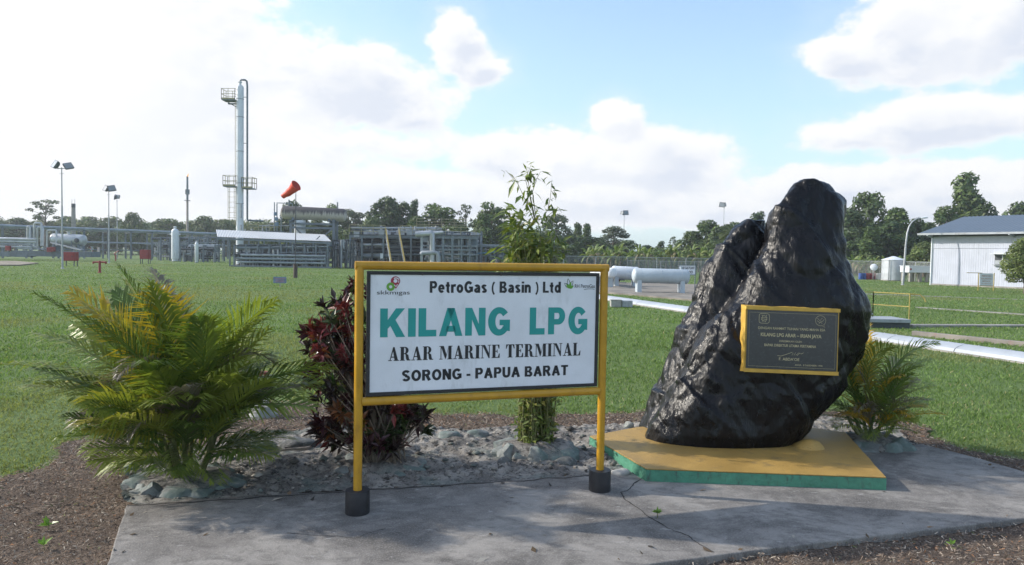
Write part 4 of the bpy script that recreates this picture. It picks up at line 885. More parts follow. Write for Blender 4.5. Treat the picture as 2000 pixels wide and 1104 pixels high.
MB().box(p+Vector((0,0,.42)),(.125,.125,.40)).build('post',M_RW,t,smooth=False,bevel=.006); MB().box(p+Vector((.003,0,.69)),(.129,.129,.14)).build('red_band',M_RPAINT,t,smooth=False,bevel=.006)
M_STICK = mat('dry_wood',(.27,.23,.20),.85,var=.3,scale=14)
o = MB().tube([G(475,892,.06),G(520,884,.075),G(560,878,.07),G(598,876,.075),G(607,873,.08)],[.006,.010,.016,.026,.020],7).build('dead_palm_stalk',M_STICK); tag(o,'dry dead palm stalk lying across the bed in front of the dark flat stone','stick')
o = MB().tube([G(500,845,.0),G(530,843,.02),G(552,842,.01)],[.02,.022,.015],6).build('dead_branch',M_STICK); tag(o,'short pale dead branch on the soil behind the greenish stone','stick')
def seedling(px,py,z,n,L,lab,seed):
    r = np.random.default_rng(seed); p = np.array(G(px,py,z)); t = thing('seedling',lab,'seedling',p,'seedlings'); D = nrm(np.stack([r.normal(0,1,n),r.normal(0,1,n),r.uniform(.5,1.6,n)],1)); P = np.repeat(p[None],n,0)+np.array([0,0,.05])
    Q = leaves(P,D,np.repeat(np.array([[0,-.4,1.]]),n,0),L*r.uniform(.7,1.2,n),L*.45*np.ones(n)); T = np.array([(.16,.28,.04)])*r.uniform(.8,1.2,(n,1)); quads('leaves',Q,np.concatenate([T,T]),M_BROAD,t)
    MB().tube([p,p+np.array([0,0,.06])],.004,5).build('stalk',M_STEM,t)
seedling(95,1037,GZ+.03,7,.09,'bright green seedling in the brown soil at left, farther one',3); seedling(86,1076,GZ+.03,6,.08,'bright green seedling in the brown soil at left, nearest the camera',4); seedling(1284,1012,0,16,.06,'small green weed tuft growing in the pavement crack',5); seedling(1858,1074,GZ+.03,5,.06,'tiny reddish green seedling in the soil right of the pavement edge',6)
# ================================================================ the lawn's far side: plant, tanks, sheds
M_STEEL = mat('grey_painted_steel',(.15,.18,.205),.55,var=.2,scale=1.2,dirt=(.10,.08,.07,.4)); M_STEEL2 = mat('pale_grey_steel',(.30,.33,.36),.5,var=.15,scale=1.5,dirt=(.16,.13,.11,.4)); M_DSTEEL = mat('dark_steel',(.055,.065,.075),.6,var=.3,scale=1.5)
M_PIPE = mat('pipe_grey',(.24,.28,.31),.45,var=.2,scale=.8); M_CLAD = mat('insulation_cladding',(.42,.44,.46),.38,metal=.35,var=.15,scale=.9); M_WTANK = mat('white_tank_paint',(.62,.66,.70),.42,var=.06,scale=.8,dirt=(.40,.40,.38,.35))
M_GALV = mat('galvanised_steel',(.36,.38,.40),.45,metal=.3,var=.15,scale=3); M_RAIL = mat('yellow_handrail',(.36,.28,.08),.5,var=.1); M_RAILF = mat('faded_yellow_rail',(.34,.31,.17),.55,var=.15); M_REDP = mat('fire_red_paint',(.26,.035,.035),.5,var=.2,scale=2)
M_BLUEP = mat('blue_canopy',(.06,.17,.30),.5,var=.1); M_LAMP = mat('floodlight_housing',(.10,.115,.125),.5,var=.2); M_GLASS = mat('lamp_glass',(.22,.25,.27),.12,var=.1); M_WRED = mat('red_white_marker',(.5,.45,.43),.6)
M_TANKB=None; M_CONC = mat('old_concrete',(.27,.26,.24),.85,var=.2,scale=1.2,dirt=(.13,.12,.11,.5),bump=.3,bscale=20); M_SOCK = mat('windsock_cloth',(.62,.055,.025),.6,var=.12,scale=2)
def roofmat(name, col, per, ax=0, metal=.3, rough=.4):
    m,k,b = newmat(name); oc = k.n('ShaderNodeTexCoord').outputs['Object']; b.inputs['Metallic'].default_value = metal; b.inputs['Roughness'].default_value = rough
    f = k.noise(oc,.9,5,.6); g = k.step(k.noise(k.vm('MULTIPLY',oc,(2.5,2.5,.25)),2.,6,.7),.5,.7)
    c = k.mix(f,tuple(x*.82 for x in col),tuple(x*1.12 for x in col)); c = k.mix(k.m('MULTIPLY',g,.35),c,tuple(x*.55 for x in col)); k.put(b.inputs['Base Color'],c); return m
M_ROOFS = roofmat('corrugated_shed_roof',(.50,.52,.54),1); M_ROOFW = roofmat('warehouse_roof_sheet',(.12,.155,.20),1,metal=.1,rough=.5); M_WALLW = roofmat('corrugated_white_wall',(.45,.48,.57),1,metal=0.,rough=.55)
def corrugated(mb, a, b, up, n, amp, t=.03):       # sheet from edge a-b extended by vector up, ribs along up
    a=Vector(a);b=Vector(b);up=Vector(up); nn = (b-a).cross(up).normalized(); base = len(mb.v)
    for s in (0,1):
        for i in range(n*2+1):
            p = a.lerp(b,i/(n*2))+nn*(amp*(1 if i%2 else -1)*.5+t*s); mb.v += [p,p+up]
    m_ = (n*2+1)*2
    for i in range(n*2):
        q = base+i*2; mb.f += [[q,q+2,q+3,q+1],[q+m_,q+m_+1,q+m_+3,q+m_+2]]
    mb.f += [[base,base+1,base+m_+1,base+m_],[base+m_-2,base+2*m_-2,base+2*m_-1,base+m_-1]]; return mb
def sub(p, px=0, py=0): return p
def flood_lamp(label, px, pyb, pyt, heads, group):
    b = G(px,pyb,GZ); Y = b.y; top = at(px-(pyb-pyt)*.0,pyt,Y).z; t = thing('floodlight_mast',label,'floodlight',b,group); h = top-GZ; r = .115
    MB().tube([b,b+Vector((0,0,h*.62))],[r,r*.86],12).build('lower_pole',M_GALV,t); MB().tube([b+Vector((0,0,h*.61)),b+Vector((0,0,h))],[r*.72,r*.5],12).build('upper_pole',M_GALV,t)
    MB().lathe([(r*1.9,0),(r*1.9,.05),(r*1.1,.12)],b,n=12).build('base_flange',M_GALV,t); T = b+Vector((0,0,h))
    MB().bar(T+Vector((-.55,0,-.15)),T+Vector((.55,0,-.15)),.09).build('crossarm',M_GALV,t)
    MB().bar(T+Vector((-.28,0,-.75)),T+Vector((.28,0,-.75)),.05).build('climbing_bar',M_GALV,t)
    for dx,dz,yaw,tilt,s in heads:
        R = Matrix.Rotation(rad(yaw*1.1),3,'Z')@Matrix.Rotation(rad(-yaw*.30),3,'Y')@Matrix.Rotation(rad(tilt),3,'X'); c = T+Vector((dx,0,dz)); mb = MB()
        f = .5*s; ring = lambda w,hh,y: [c+R@Vector((x,y,z)) for x,z in ((-w,-hh),(w,-hh),(w,hh),(-w,hh))]
        mb.add(ring(f,f*.85,-.18*s)+ring(f*.95,f*.8,.06*s)+ring(f*.5,f*.4,.26*s),[(4,5,1,0),(5,6,2,1),(6,7,3,2),(7,4,0,3),(8,9,5,4),(9,10,6,5),(10,11,7,6),(11,8,4,7),(11,10,9,8)])
        o = mb.build('floodlight_head',M_LAMP,t,smooth=False); g = MB(); g.add(ring(f*.93,f*.78,-.172*s),[(0,1,2,3)]); g.build('lens',M_GLASS,o,smooth=False)
        MB().bar(c+R@Vector((0,.1,-f*.6)),T+Vector((dx*.5,0,-.12)),.06).build('bracket',M_GALV,o)
    return t
H1 = ((-.72,.30,-40,-28,1.2),(.80,.12,52,-35,1.0)); H2 = ((-.42,.30,-38,-25,1.25),(.48,.30,42,-25,1.25)); H3 = ((-.40,.22,-62,-10,1.25),(.30,.30,-15,-10,1.1))
flood_lamp('tall floodlight mast with two dark lamp heads nearest the left edge',122,525,327,H1,'floodlight masts'); flood_lamp('floodlight mast with a V pair of lamp heads left of the bush line',213,514,372,H2,'floodlight masts')
flood_lamp('floodlight mast standing just right of the V headed one, lamps facing left',229,505,387,H3,'floodlight masts'); flood_lamp('floodlight mast rising behind the white horizontal tank',1217,520,418,((-.55,.22,-50,-12,1.1),(.35,.28,10,-12,1.5)),'floodlight masts')
flood_lamp('floodlight mast beside the top left of the black boulder',1411,522,402,((-.55,.22,-25,-12,1.7),(.25,.35,60,-12,1.2)),'floodlight masts')

# ---- left pipe rack, coming towards us on the left
def pipe_rack():
    A,B = at(-60,500,150),at(440,506,205); A.z=B.z=GZ; t = thing('pipe_rack','long grey elevated pipe rack running along the far left of the lawn','pipe rack',(A+B)/2)
    zA,zB = at(-60,439,150).z, at(440,458,205).z; d = (B-A).normalized(); nn = Vector((-d.y,d.x,0))
    for i in range(12):
        f = i/11.; p = A.lerp(B,f); z = zA+(zB-zA)*f
        for s in (-1,1): MB().bar(p+nn*s*1.1,p+nn*s*1.1+Vector((0,0,z-GZ)),.34).build('post',M_STEEL,t,smooth=False)
        MB().bar(p-nn*1.3+Vector((0,0,z-.45)),p+nn*1.3+Vector((0,0,z-.45)),.28).build('crossbeam',M_STEEL,t,smooth=False)
        MB().bar(p-nn*1.3+Vector((0,0,(z-GZ)*.52)),p+nn*1.3+Vector((0,0,(z-GZ)*.52)),.22).build('crossbeam',M_STEEL,t,smooth=False)
    for s,dz,r,m in ((-1.0,.0,.30,M_PIPE),(-.3,.05,.22,M_CLAD),(.4,.1,.3,M_STEEL2),(1.0,0,.2,M_PIPE),(-.9,-.42,.1,M_STEEL2)):
        MB().tube([A+nn*s+Vector((0,0,zA-GZ+dz)),B+nn*s+Vector((0,0,zB-GZ+dz))],r,10).build('pipe',m,t)
    for s,q,r,m in ((-1.0,.55,.16,M_PIPE),(.2,.56,.2,M_STEEL2),(.8,.55,.12,M_PIPE),(-.4,.30,.12,M_STEEL)):
        MB().tube([A.lerp(B,.28)+nn*s+Vector((0,0,(zA-GZ)*q)),B+nn*s+Vector((0,0,(zB-GZ)*q))],r,8).build('pipe',m,t)
pipe_rack()
def gas_manifold():
    Y = 138; c = at(60,503,Y); c.z=GZ; t = thing('pipe_manifold','bundle of pale insulated pipes with upright loops on a low grey skid at far left','pipework',c); P = lambda x,y,dy=0: at(x,y,Y+dy)
    for y,r,m in ((467,.30,M_CLAD),(472,.26,M_CLAD),(477,.18,M_STEEL2),(482,.20,M_CLAD)): MB().tube([P(-30,y-1),P(72,y+1)],r,10).build('pipe',m,t)
    for x0,x1,yt,r in ((67,81,436,.20),(73,84,444,.16),(54,58,442,.17),(92,110,450,.17)): MB().tube([P(x0,485),P(x0,yt+2),P(x0+1.5,yt),P(x1-1.5,yt),P(x1,yt+2),P(x1,480)],r,10).build('pipe_loop',m if False else M_CLAD,t)
    MB().box(P(100,496)+Vector((0,1.5,0)),(15.5,3.2,1.05)).build('skid_base',M_STEEL,t,smooth=False,bevel=.03); MB().box(P(20,497)+Vector((0,1,0)),(7,2.4,.9)).build('skid_base',M_STEEL,t,smooth=False,bevel=.03)
    for x in (16,32,46,58,120,140): MB().bar(P(x,502),P(x,470),.22).build('support',M_STEEL,t,smooth=False)
    MB().tube([P(34,485),P(92,487)],.16,8).build('pipe',M_STEEL2,t); MB().tube([P(92,487),P(92,472)],.14,8).build('pipe',M_STEEL2,t)
    for x,y in ((97,488),(103,487),(16,485)): MB().box(P(x,y,-.6),(.9,.5,.9)).build('valve',M_REDP,t,smooth=False,bevel=.08)
    for x in (62,75,86,160,180): MB().lathe([(.35,0),(.35,.12),(.14,.14),(.14,.5),(.28,.52),(.28,.62)],P(x,488,-.4),n=10).build('valve',M_STEEL2,t)
gas_manifold()
def h_tank(label,name,pxa,pya,pxb,pyb,Y,dpx,m,saddles,group=None,extra=None,Yb=None):
    a,b = at(pxa,pya,Y),at(pxb,pyb,Yb or Y); r = dpx/F*Y/2; d = (b-a).normalized(); c = (a+b)/2; t = thing(name,label,'tank',(c.x,c.y,GZ),group)
    MB().capsule(a+d*r*.5,b-d*r*.5,r,28,.5).build('shell',m,t); up = Vector((0,0,1))
    for f in (.15,.5,.85): MB().lathe([(r*1.004,-.03),(r*1.012,-.02),(r*1.012,.02),(r*1.004,.03)],a.lerp(b,f),d,28).build('weld_band',m,t)
    for f,zl in saddles:
        p = a.lerp(b,f); w = r*1.5; nn = Vector((-d.y,d.x,0)); mb = MB(); prof = [(-w/2*1.15,zl-p.z)]+[(r*1.01*math.sin(a_),-r*1.01*math.cos(a_)) for a_ in [(-.95+1.9*i/10) for i in range(11)]]+[(w/2*1.15,zl-p.z)]
        k_ = len(prof); mb.add([p+nn*x+up*z+d*s for s in (-.16,.16) for x,z in prof],[list(range(k_)),list(reversed(range(k_,2*k_)))]+[(i,k_+i,k_+(i+1)%k_,(i+1)%k_) for i in range(k_)]); mb.build('saddle',M_TANKB if m in (M_WTANK,M_TANKB) else M_STEEL,t,smooth=False)
    for f,hh,rr in (extra or ()): MB().lathe([(rr,-.1),(rr,hh),(rr*1.5,hh),(rr*1.5,hh+.08),(rr,hh+.08)],a.lerp(b,f)+up*r*.95,n=12).build('nozzle',m,t)
    return t
t = h_tank('silvery horizontal vessel on the pipework skid at far left','pressure_vessel',100,467,168,470,139,22,M_CLAD,((.15,at(110,490,139).z),(.85,at(155,490,139).z)),None,((.5,.5,.3),))
MB().lathe([(.45,0),(.45,.16),(.36,.2),(.0,.2)],at(150,470,139-1.1),(0,-1,0),16).build('manway',M_DSTEEL,t)
MB().lathe([(.4,0),(.4,.1),(.3,.14),(.0,.14)],at(104,467,139-1.05),(0,-1,0),16).build('manway',M_WTANK,t)
a_,b_ = at(100,474,136.5),at(160,489,132); o = MB().bar(a_,b_,.5,.18).build('sloping_conveyor_beam',M_STEEL,None,smooth=False); tag(o,'sloping grey steel beam in front of the silvery horizontal vessel','beam')
def red_unit(label,px,py,w,h,Y,legs=True,name='hose_cabinet'):
    p = at(px,py,Y); W=w/F*Y; Hh=h/F*Y; t = thing(name,label,'fire cabinet',(p.x,p.y,GZ),'red fire cabinets'); MB().box(p,(W,W*.5,Hh)).build('cabinet',M_REDP,t,smooth=False,bevel=.03)
    MB().box(p+Vector((0,-W*.25-.02,0)),(W*.86,.03,Hh*.86)).build('door',M_REDP,t,smooth=False)
    MB().box(p+Vector((W*.3,-W*.25-.05,0)),(.06,.05,.22)).build('handle',M_DSTEEL,t,smooth=False)
    for s in (-.42,.42):
        for q in (-.2,.2): MB().bar(p+Vector((W*s,W*q,-Hh/2)),Vector((p.x+W*s,p.y+W*q,GZ)),.09).build('leg',M_DSTEEL,t,smooth=False)
red_unit('red fire hose cabinet on legs standing alone on the lawn near the white vessel',284,497,18,18,122); red_unit('dark red cabinet on legs behind the nearest floodlight mast',137,501,26,17,98)
def hydrant():
    p = G(195,533,GZ); t = thing('fire_hydrant','red T shaped fire hydrant standing on the lawn at left','hydrant',p); h = at(195,511,p.y).z-GZ
    MB().lathe([(.22,0),(.22,.06),(.13,.08),(.12,h-.15),(.15,h-.15),(.15,h)],p,n=14).build('standpipe',M_REDP,t); T = p+Vector((0,0,h-.06))
    MB().tube([T+Vector((-.62,0,.0)),T+Vector((.62,0,0))],.085,10).build('crossbar',M_REDP,t)
    for s in (-1,1): MB().tube([T+Vector((s*.62,0,.04)),T+Vector((s*.70,-.02,-.16))],[.12,.10],10).build('outlet',M_REDP,t)
    MB().lathe([(.1,0),(.1,.05),(.03,.08)],T+Vector((0,0,.09)),n=10).build('cap',M_REDP,t)
hydrant()
def monitor(px,pyb,h,label,flip=1):
    p = G(px,pyb,GZ); t = thing('fire_monitor',label,'fire monitor',p,'red fire water monitors'); MB().tube([p,p+Vector((0,0,h*.55))],.14,8).build('standpipe',M_REDP,t); MB().lathe([(.25,0),(.25,.12),(.1,.14)],p+Vector((0,0,h*.5)),n=8).build('valve_wheel',M_REDP,t); MB().tube([p+Vector((0,0,h*.55)),p+Vector((-.25*flip,-.1,h*.75)),p+Vector((.75*flip,-.2,h*1.05))],[.12,.11,.08],8).build('nozzle',M_REDP,t)
monitor(226,510,2.0,'red fire water monitor at the foot of the two floodlight masts'); monitor(180,503,2.6,'red fire water monitor with striped guard at the right end of the skid',-1); monitor(392,506,2.2,'red fire water monitor right of the small white vessel',-1)
o = MB().lathe([(.22,0),(.22,2.0),(.0,2.0)],at(193,502,150)-Vector((0,0,0)),n=10).build('striped_bollard',M_WRED); tag(o,'red and white striped bollard beside the pipe rack at left','bollard')
def v_vessel(label,px,pyt,pyb,wpx,Y,m,group):
    b = at(px,pyb,Y); b.z=GZ; h = at(px,pyt,Y).z-GZ; r = wpx/F*Y/2; t = thing('vertical_vessel',label,'tank',b,group)
    MB().lathe([(r*.8,0),(r*.8,.5),(r,.6),(r,h*.84),(r*.95,h*.88),(r*.75,h*.92),(r*.35,h*.945),(.001,h*.95)],b,n=22).build('shell',m,t); MB().lathe([(r*.3,0),(r*.3,h*.05),(r*.5,h*.05),(r*.5,h*.07),(.001,h*.08)],b+Vector((0,0,h*.93)),n=12).build('top_nozzle',m,t)
    for s in (-1,1): MB().tube([b+Vector((s*r*.9,0,h*.78)),b+Vector((s*r*1.5,0,h*.78))],r*.22,8).build('side_nozzle',m,t)
    MB().lathe([(r*1.1,0),(r*1.1,.12)],b,n=16).build('base_ring',M_STEEL,t)
v_vessel('tall white vertical vessel standing beside the pipe rack',342,443,502,13.5,150,M_WTANK,'white vertical vessels'); v_vessel('small slim white vertical vessel right of the tall white one',384,471,508,7,140,M_WTANK,'white vertical vessels')
def pipe_frame(name,label,cat,x0,x1,yt,yb,Y,depth,cols,rails,risers,seed,m=M_STEEL,ext=()):
    r = random.Random(seed); c = at((x0+x1)/2,yb,Y); t = thing(name,label,cat,(c.x,c.y+depth/2,GZ)); P = lambda x,y,dy=0.: at(x,y,Y)+Vector((0,dy,0))
    for i in range(cols):
        x = x0+(x1-x0)*i/(cols-1)
        for dy in (0,depth): q = P(x,yt,dy); MB().bar(Vector((q.x,q.y,GZ)),q,.24).build('post',m,t,smooth=False)
        MB().bar(P(x,yt+2),P(x,yt+2,depth),.22).build('crossbeam',m,t,smooth=False)
    for k in range(rails):
        y = yt+(yb-yt)*(k+.15)/rails+r.uniform(-1.5,1.5); dy = r.uniform(-.2,depth); rr = r.choice((.08,.11,.16,.22)); a = x0+(x1-x0)*r.choice((0,0,.15,.4)); b = x1-(x1-x0)*r.choice((0,0,.2,.45))
        MB().tube([P(a,y,dy),P(b,y,dy)],rr,8).build('pipe',r.choice((M_PIPE,M_PIPE,M_STEEL2,M_STEEL,M_DSTEEL)),t)
    for k in range(risers):
        x = r.uniform(x0,x1); dy = r.uniform(-.3,depth); y1 = yt+(yb-yt)*r.uniform(-.05,.6); rr = r.choice((.06,.08,.11,.15)); q = P(x,y1,dy); x2 = x+r.choice((-1,1))*r.uniform(3,9)
        MB().tube([Vector((q.x,q.y,GZ+.1)),q,P(x2,y1,dy),P(x2,y1+(yb-yt)*r.uniform(.1,.4),dy)],rr,7).build('pipe_loop',r.choice((M_PIPE,M_STEEL2,M_STEEL,M_GALV,M_DSTEEL)),t)
    for k in range(risers//2):
        q = P(r.uniform(x0,x1),yt+(yb-yt)*r.uniform(.3,.95),r.uniform(-.3,depth*.6)); s = r.uniform(.25,.7); MB().box(q,(s*r.uniform(.6,1.8),s,s*r.uniform(.7,1.5))).build('valve',r.choice((M_STEEL2,M_STEEL,M_DSTEEL,M_DSTEEL,M_GALV)),t,smooth=False,bevel=.05)
    return t
pipe_frame('metering_skid','open pipe metering frame between the tall white vessel and the pump shelter','pipework',296,424,462,505,158,4,8,16,44,5)
pipe_frame('valve_station','low valve station behind the slim white vessel','pipework',352,420,478,507,146,2,4,7,14,6)
def flare():
    p = at(366,500,235); p.z=GZ; t = thing('flare_stack','thin tall flare stack with a small flame rising above the far trees','flare stack',p); h = at(365,345,235).z-GZ
    MB().tube([p,p+Vector((0,0,h*.72))],[.42,.34],12).build('lower_stack',mat('flare_stack_paint',(.36,.30,.28),.6,var=.2),t); MB().tube([p+Vector((0,0,h*.715)),p+Vector((0,0,h))],[.36,.30],12).build('flare_tip',M_STEEL,t); MB().lathe([(.7,0),(.7,h*.06),(.5,h*.06)],p+Vector((0,0,h*.78)),n=12).build('windshield',M_STEEL,t); MB().lathe([(1.0,0),(1.0,.15)],p+Vector((0,0,h*.70)),n=12).build('ring_platform',M_STEEL,t)
    fm = bpy.data.materials.new('flame'); fm.use_nodes=True; nt=fm.node_tree; nt.nodes.clear(); k=N(nt); e=k.n('ShaderNodeEmission'); e.inputs[0].default_value=(1,.42,.10,1); e.inputs[1].default_value=1.0; o=k.n('ShaderNodeOutputMaterial'); nt.links.new(e.outputs[0],o.inputs[0])
    b = MB().lathe([(.10,0),(.22,.25),(.17,.55),(.08,.85),(.001,1.05)],p+Vector((.05,0,h)),n=10); b.v=[v+Vector((max(0,v.z-p.z-h)*.35+noise.noise(v*1.5)*.15,0,0)) for v in b.v]; b.build('flame',fm,t)
flare()
p = at(144,500,250); p.z=GZ; t = thing('chimney_stack','plain grey concrete chimney standing behind the pipe rack','chimney',p); h = at(144,398,250).z-GZ
MB().lathe([(.75,0),(.62,h),(.45,h),(.45,h-.3)],p,n=16).build('shaft',M_CONC,t); MB().lathe([(.66,0),(.66,1.3),(.6,1.3)],p+Vector((0,0,h-1.35)),n=16).build('dark_cap',M_DSTEEL,t)
for s in (-.5,.5): MB().bar(p+Vector((s,0,h)),p+Vector((s,0,h+1.6)),.08).build('lightning_rod',M_DSTEEL,t,smooth=False)
# ---- distillation column
def railing(mb, pts, h, n_rails=2, w=.05, step=None):
    for a,b in zip(pts,pts[1:]):
        a=Vector(a);b=Vector(b)
        for k in range(n_rails): z=Vector((0,0,h*(k+1)/n_rails)); mb.bar(a+z,b+z,w)
        m_=max(1,int((b-a).length/(step or 1.2)))
        for i in range(m_+1): q=a.lerp(b,i/m_); mb.bar(q,q+Vector((0,0,h)),w)
    return mb
def column():
    Y = 122; b = at(473,516,Y); b.z=GZ; top = at(469,166,Y); t = thing('distillation_column','tall slim white distillation column with two platforms and a side riser pipe','tower',b)
    b0 = Vector((top.x,Y,GZ)); h = top.z-GZ; r = .60; MB().lathe([(r,0),(r,h-.5),(r*.9,h-.25),(r*.6,h-.08),(.001,h)],b0,n=26).build('shell',M_WTANK,t)
    for yy in (194,229,296,358,398): MB().lathe([(r*1.0,-.06),(r*1.06,-.05),(r*1.06,.05),(r*1.0,.06)],Vector((b0.x,Y,at(469,yy,Y).z)),n=26).build('band',M_STEEL2,t)
    MB().lathe([(.22,0),(.22,.45),(.34,.45),(.34,.55),(.2,.6)],b0+Vector((0,0,h-.05)),n=12).build('top_nozzle',M_WTANK,t)
    P = lambda x,y,dy=0: at(x,y,Y+dy)
    MB().tube([P(469,163),P(469.5,158),P(472,156),P(479,156.5),P(482,159),P(483,168),P(483,428),P(484,430.5),P(514,432)],.16,10).build('riser_pipe',M_STEEL,t)
    for yy in (190,280,350): MB().bar(P(474,yy),P(483,yy),.09).build('pipe_bracket',M_STEEL,t,smooth=False)
    def plat(x0,x1,yf,hh,name='platform'):
        c0,c1 = P(x0,yf),P(x1,yf); mb = MB(); mb.box((c0+c1)/2+Vector((0,0,-.08)),((c1-c0).length,2.0,.16)); o = mb.build(name,M_STEEL,t,smooth=False)
        rl = MB(); pts=[c0+Vector((0,-1,0)),c1+Vector((0,-1,0)),c1+Vector((0,1,0)),c0+Vector((0,1,0)),c0+Vector((0,-1,0))]; railing(rl,pts,hh,2,.07,.9); rl.build('handrail',M_RAILF,o,smooth=False)
        MB().box((c0+c1)/2+Vector((0,-1.0,.1)),((c1-c0).length,.04,.25)).build('toe_board',M_RAILF,o,smooth=False); return c0,c1
    c0,c1 = plat(437,463,196,1.75); MB().bar(P(440,197),P(463,210),.14).build('platform_brace',M_STEEL,t,smooth=False); MB().bar(P(446,203),P(463,203),.5,.16).build('platform_brace',M_STEEL,t,smooth=False)
    plat(440,464,364,1.75); plat(476,497,368,1.75)
    def ladder(xa,y0,y1,dy=-.4):
        mb=MB(); a,b2 = P(xa-1.6,y0,dy),P(xa-1.6,y1,dy); a2,b3=P(xa+1.6,y0,dy),P(xa+1.6,y1,dy); mb.bar(a,b2,.06); mb.bar(a2,b3,.06); n=int((a.z-b2.z)/.4)
        for i in range(n): mb.bar(a.lerp(b2,i/n),a2.lerp(b3,i/n),.035)
        return mb.build('ladder',M_RAILF,t,smooth=False)
    ladder(447,365,430); ladder(459,365,440); ladder(461,198,362)
    mb=MB()
    for i in range(7):
        z=365+i*10
        for x0_,x1_ in ((446,460),): mb.bar(P(x0_,z,-.7),P(x1_,z,-.7),.05)
    mb.build('ladder_cage',M_RAILF,t,smooth=False)
    for yy in (398,440): MB().tube([P(470,yy),P(471,yy,-1.0),P(471,yy+28,-1.0)],.14,8).build('nozzle_pipe',M_STEEL2,t)
    MB().lathe([(r*1.3,0),(r*1.3,.25),(r,.3)],b0,n=20).build('base_ring',M_CONC,t)
column()
def shelter():
    Y0,Y1 = 112.,117.; a,b = at(425,463,Y0),at(648,472,Y0); c0,c1 = at(422,449,Y1),at(634,458.5,Y1); ctr=(a+b)/2; t = thing('pump_shelter','open sided shelter with a pale corrugated sloping roof at the foot of the tower','shelter',(ctr.x,114.5,GZ))
    mb = MB(); n=70; nn = (b-a).cross(c0-a).normalized(); bs=len(mb.v)
    for s in (0,1):
        for i in range(n*2+1): q=Vector((0,0,(.07 if i%2 else 0)-.05*s)); mb.v += [a.lerp(b,i/(2*n))+q, c0.lerp(c1,i/(2*n))+q]
    m_=(2*n+1)*2
    for i in range(2*n): q=bs+i*2; mb.f += [[q,q+2,q+3,q+1],[q+m_,q+m_+1,q+m_+3,q+m_+2]]
    mb.f += [[bs,bs+1,bs+m_+1,bs+m_],[bs+m_-2,bs+2*m_-2,bs+2*m_-1,bs+m_-1]]
    mb.build('roof',M_ROOFS,t,smooth=False); MB().bar(a+Vector((0,.1,-.25)),b+Vector((0,.1,-.25)),.14,.3).build('eaves_beam',M_STEEL,t,smooth=False); MB().bar(c0+Vector((0,-.1,-.25)),c1+Vector((0,-.1,-.25)),.14,.3).build('eaves_beam',M_STEEL,t,smooth=False)
    for x in (449,505,560,612,640):
        for f,Y in ((0,Y0+.3),(1,Y1-.3)): q=at(x,470,Y); z=(a.lerp(b,(x-425)/223.) if f==0 else c0.lerp(c1,(x-422)/212.)).z-.2; MB().bar(Vector((q.x,Y,GZ)),Vector((q.x,Y,z)),.2).build('post',M_STEEL,t,smooth=False)
    MB().bar(at(625,461,Y0+1),at(600,486,Y0+1),.14).build('brace',M_STEEL,t,smooth=False)
shelter()
t = pipe_frame('pump_skid','pump and pipe skid packed under the pale shelter roof','pipework',458,640,478,521,111.6,4.5,9,26,60,9)
for x,y in ((468,500),(520,505),(575,503),(612,505)): MB().capsule(at(x,y,112.5),at(x+14,y,112.5),.55,14,.5).build('pump_body',M_CLAD if x<500 else M_STEEL2,t)
for y in (498,505,512): MB().tube([at(470,y,111.2),at(636,y+2.5,111.2)],.17,8).build('header_pipe',M_PIPE,t)
MB().box(at(550,521.5,111.3),(15.5,.5,.3)).build('skid_beam',M_STEEL,t,smooth=False)
